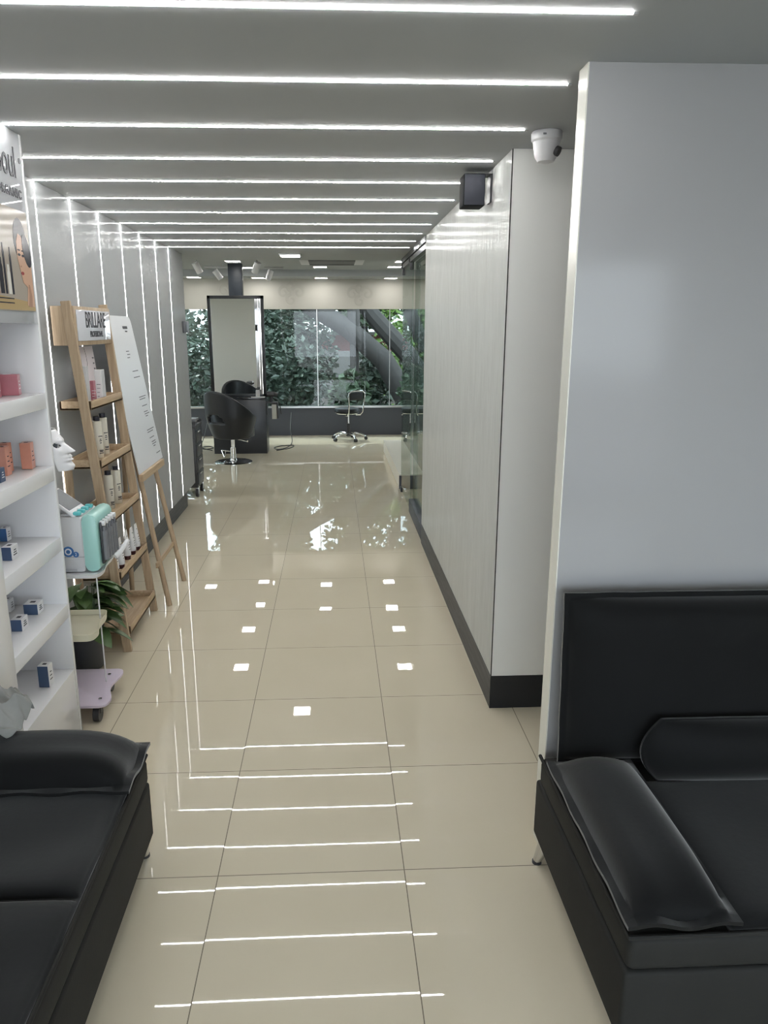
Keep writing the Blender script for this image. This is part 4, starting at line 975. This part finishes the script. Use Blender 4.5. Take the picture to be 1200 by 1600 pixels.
for i, (x, y, lab) in enumerate(((-6.5, 26.0, 'tall tree far outside the windows, left of the salon chair'), (-2.4, 26.5, 'tall tree far outside behind the mirror station'), (1.0, 26.0, 'tall tree far outside above the red building'), (4.4, 26.5, 'tall pale green tree far outside at the right end of the windows'))):
    tree('tall_tree', lab, [((x, y, -0.42), 0.2), ((x+0.05, y, 3.0), 0.16), ((x-0.1, y, 7.0), 0.08)],
         [[((x, y, 3.0), 0.09), ((x+1.0, y, 4.4), 0.05)], [((x, y, 3.6), 0.09), ((x-1.0, y, 5.0), 0.05)]],
         [((x, y, 6.6), (1.62, 1.5, 2.3), 2400), ((x, y, 3.5 if i == 2 else 2.7), (1.65, 1.3, 1.9), 3800)], 0.30, M_leafl if i == 3 else M_leafm, 'tall trees far outside')
bgp = 'bushes outside the windows'
for i, (x, y, rx, h, n, m, size, lab) in enumerate((
        (-4.0, 14.3, 0.85, 2.7, 2200, M_leafd, 0.16, 'dark bush outside the windows at the left wall end'), (-2.2, 14.2, 0.75, 1.9, 1300, M_leafd, 0.15, 'dark bush outside behind the mirror station'),
        (-0.75, 14.1, 0.62, 1.7, 1200, M_leafd, 0.15, 'dark bush outside just right of the mirror station'), (0.30, 13.6, 0.40, 1.15, 420, M_leafm, 0.24, 'broad-leaved bush outside right behind the rolling stool'),
        (1.55, 13.6, 0.42, 1.2, 700, M_leafm, 0.14, 'fine-leaved bush outside near the glass door'), (2.9, 13.8, 0.60, 1.7, 900, M_leafd, 0.16, 'dark bush outside behind the glass partition'),
        (-0.80, 17.0, 0.95, 2.7, 1900, M_leafd, 0.18, 'dark bush outside under the leaning tree'), (1.75, 17.3, 0.85, 2.9, 1200, M_leafl, 0.16, 'sunlit light green bush outside beyond the leaning tree'),
        (-3.4, 16.6, 1.5, 2.4, 1700, M_leafd, 0.18, 'dark hedge bush outside beyond the salon chair'), (4.2, 16.9, 1.1, 2.4, 1300, M_leafd, 0.18, 'dark bush outside at the right end of the windows'), (0.78, 16.1, 0.50, 1.45, 1100, M_leafd, 0.16, 'low dark bush outside between the crossing branches and the ground'))):
    t = thing('garden_bush', lab, 'bush', (x, y, -0.4), group=bgp)
    b = B()
    for k in range(5): b.tube([(0.05*k-0.1, 0, 0), (0.18*(k-2), 0.05, h*0.4), (0.3*(k-2), 0.1*(k % 2), h*0.8)], [0.02, 0.015, 0.008], 6)
    obj('stems', b, M_bark, t, local=True)
    foliage('leaves', [((0, 0, h*0.55+0.15), (rx, rx*0.6, h*0.55), n)], size, m, t)
t = thing('red_building', 'red painted building glimpsed between the branches outside', 'building', (1.5, 30, -0.4))
b = B(); b.box((-3.5, 30, -0.4), (7, 36, 1.5)); obj('wall', b, M_brick, t)
b = B(); b.box((-3.9, 29.6, 1.5), (7.4, 36.4, 1.62)); obj('roof', b, M_far, t)
for x in (-2.0, 0.2, 2.4, 4.6):
    b = B(); b.box((x, 29.95, -0.1), (x+0.7, 30.02, 0.55)); obj('window', b, M_dark, t)
b = B(); b.box((-20, 24, -0.4), (20, 24.2, 1.05)); single('boundary_wall', b, M_far, 'grey boundary wall outside beyond the bushes', 'wall')

# ------------------------------------------------------------------ daylight and added front fill
for k in range(5):  # unseen ceiling strips, added to brighten the front of the room
    al = bpy.data.lights.new('front_fill_strip', 'AREA'); al.shape = 'RECTANGLE'; al.size = 2.1; al.size_y = 0.012; al.energy = 1.5; al.color = (1.0, 0.985, 0.94)
    ao = bpy.data.objects.new('front_fill_strip', al); COL.objects.link(ao); ao.location = (-0.36, 1.36-0.4985*k, HC-0.006)
w = bpy.data.worlds.new('World'); sc.world = w; w.use_nodes = True
bg = w.node_tree.nodes['Background']; bg.inputs['Color'].default_value = (0.88, 0.94, 1.0, 1); bg.inputs['Strength'].default_value = 8.0
sl = bpy.data.lights.new('sun', 'SUN'); sl.energy = 5.0; sl.angle = 0.02; sl.color = (1.0, 0.95, 0.86)
so_ = bpy.data.objects.new('sun', sl); COL.objects.link(so_); so_.rotation_euler = (math.radians(-28), math.radians(-18), 0); so_.location = (0, 0, 20)

# ------------------------------------------------------------------ camera
f, cx, cy, yaw, pitch, roll = 1155.8, 575.35, 800.0, -0.0462, -0.2432, -0.0016
r_ = Vector((math.cos(yaw), math.sin(yaw), 0)); f_ = Vector((-math.sin(yaw), math.cos(yaw), 0)); u_ = Vector((0, 0, 1))
f2 = math.cos(pitch)*f_+math.sin(pitch)*u_; u2 = -math.sin(pitch)*f_+math.cos(pitch)*u_
r3 = math.cos(roll)*r_+math.sin(roll)*u2; u3 = -math.sin(roll)*r_+math.cos(roll)*u2
cd = bpy.data.cameras.new('camera'); co = bpy.data.objects.new('camera', cd); COL.objects.link(co)
co.matrix_world = basis((0, 0, 1.75), r3, u3, -f2)
cd.sensor_fit = 'VERTICAL'; cd.sensor_height = 36.0; cd.lens = f/1600*36.0
cd.shift_x = (600-cx)/1600; cd.clip_start = 0.05; cd.clip_end = 200
sc.camera = co
sc.view_settings.view_transform = 'Standard'; sc.view_settings.look = 'None'; sc.view_settings.gamma = 1.0; sc.view_settings.exposure = 0.33; sc.view_settings.use_curve_mapping = False
cy_ = sc.cycles
cy_.filter_width = 1.1; cy_.max_bounces = 10; cy_.diffuse_bounces = 5; cy_.glossy_bounces = 6; cy_.transmission_bounces = 8; cy_.transparent_max_bounces = 12
cy_.caustics_reflective = False; cy_.caustics_refractive = False; cy_.sample_clamp_indirect = 6.0; cy_.use_denoising = True
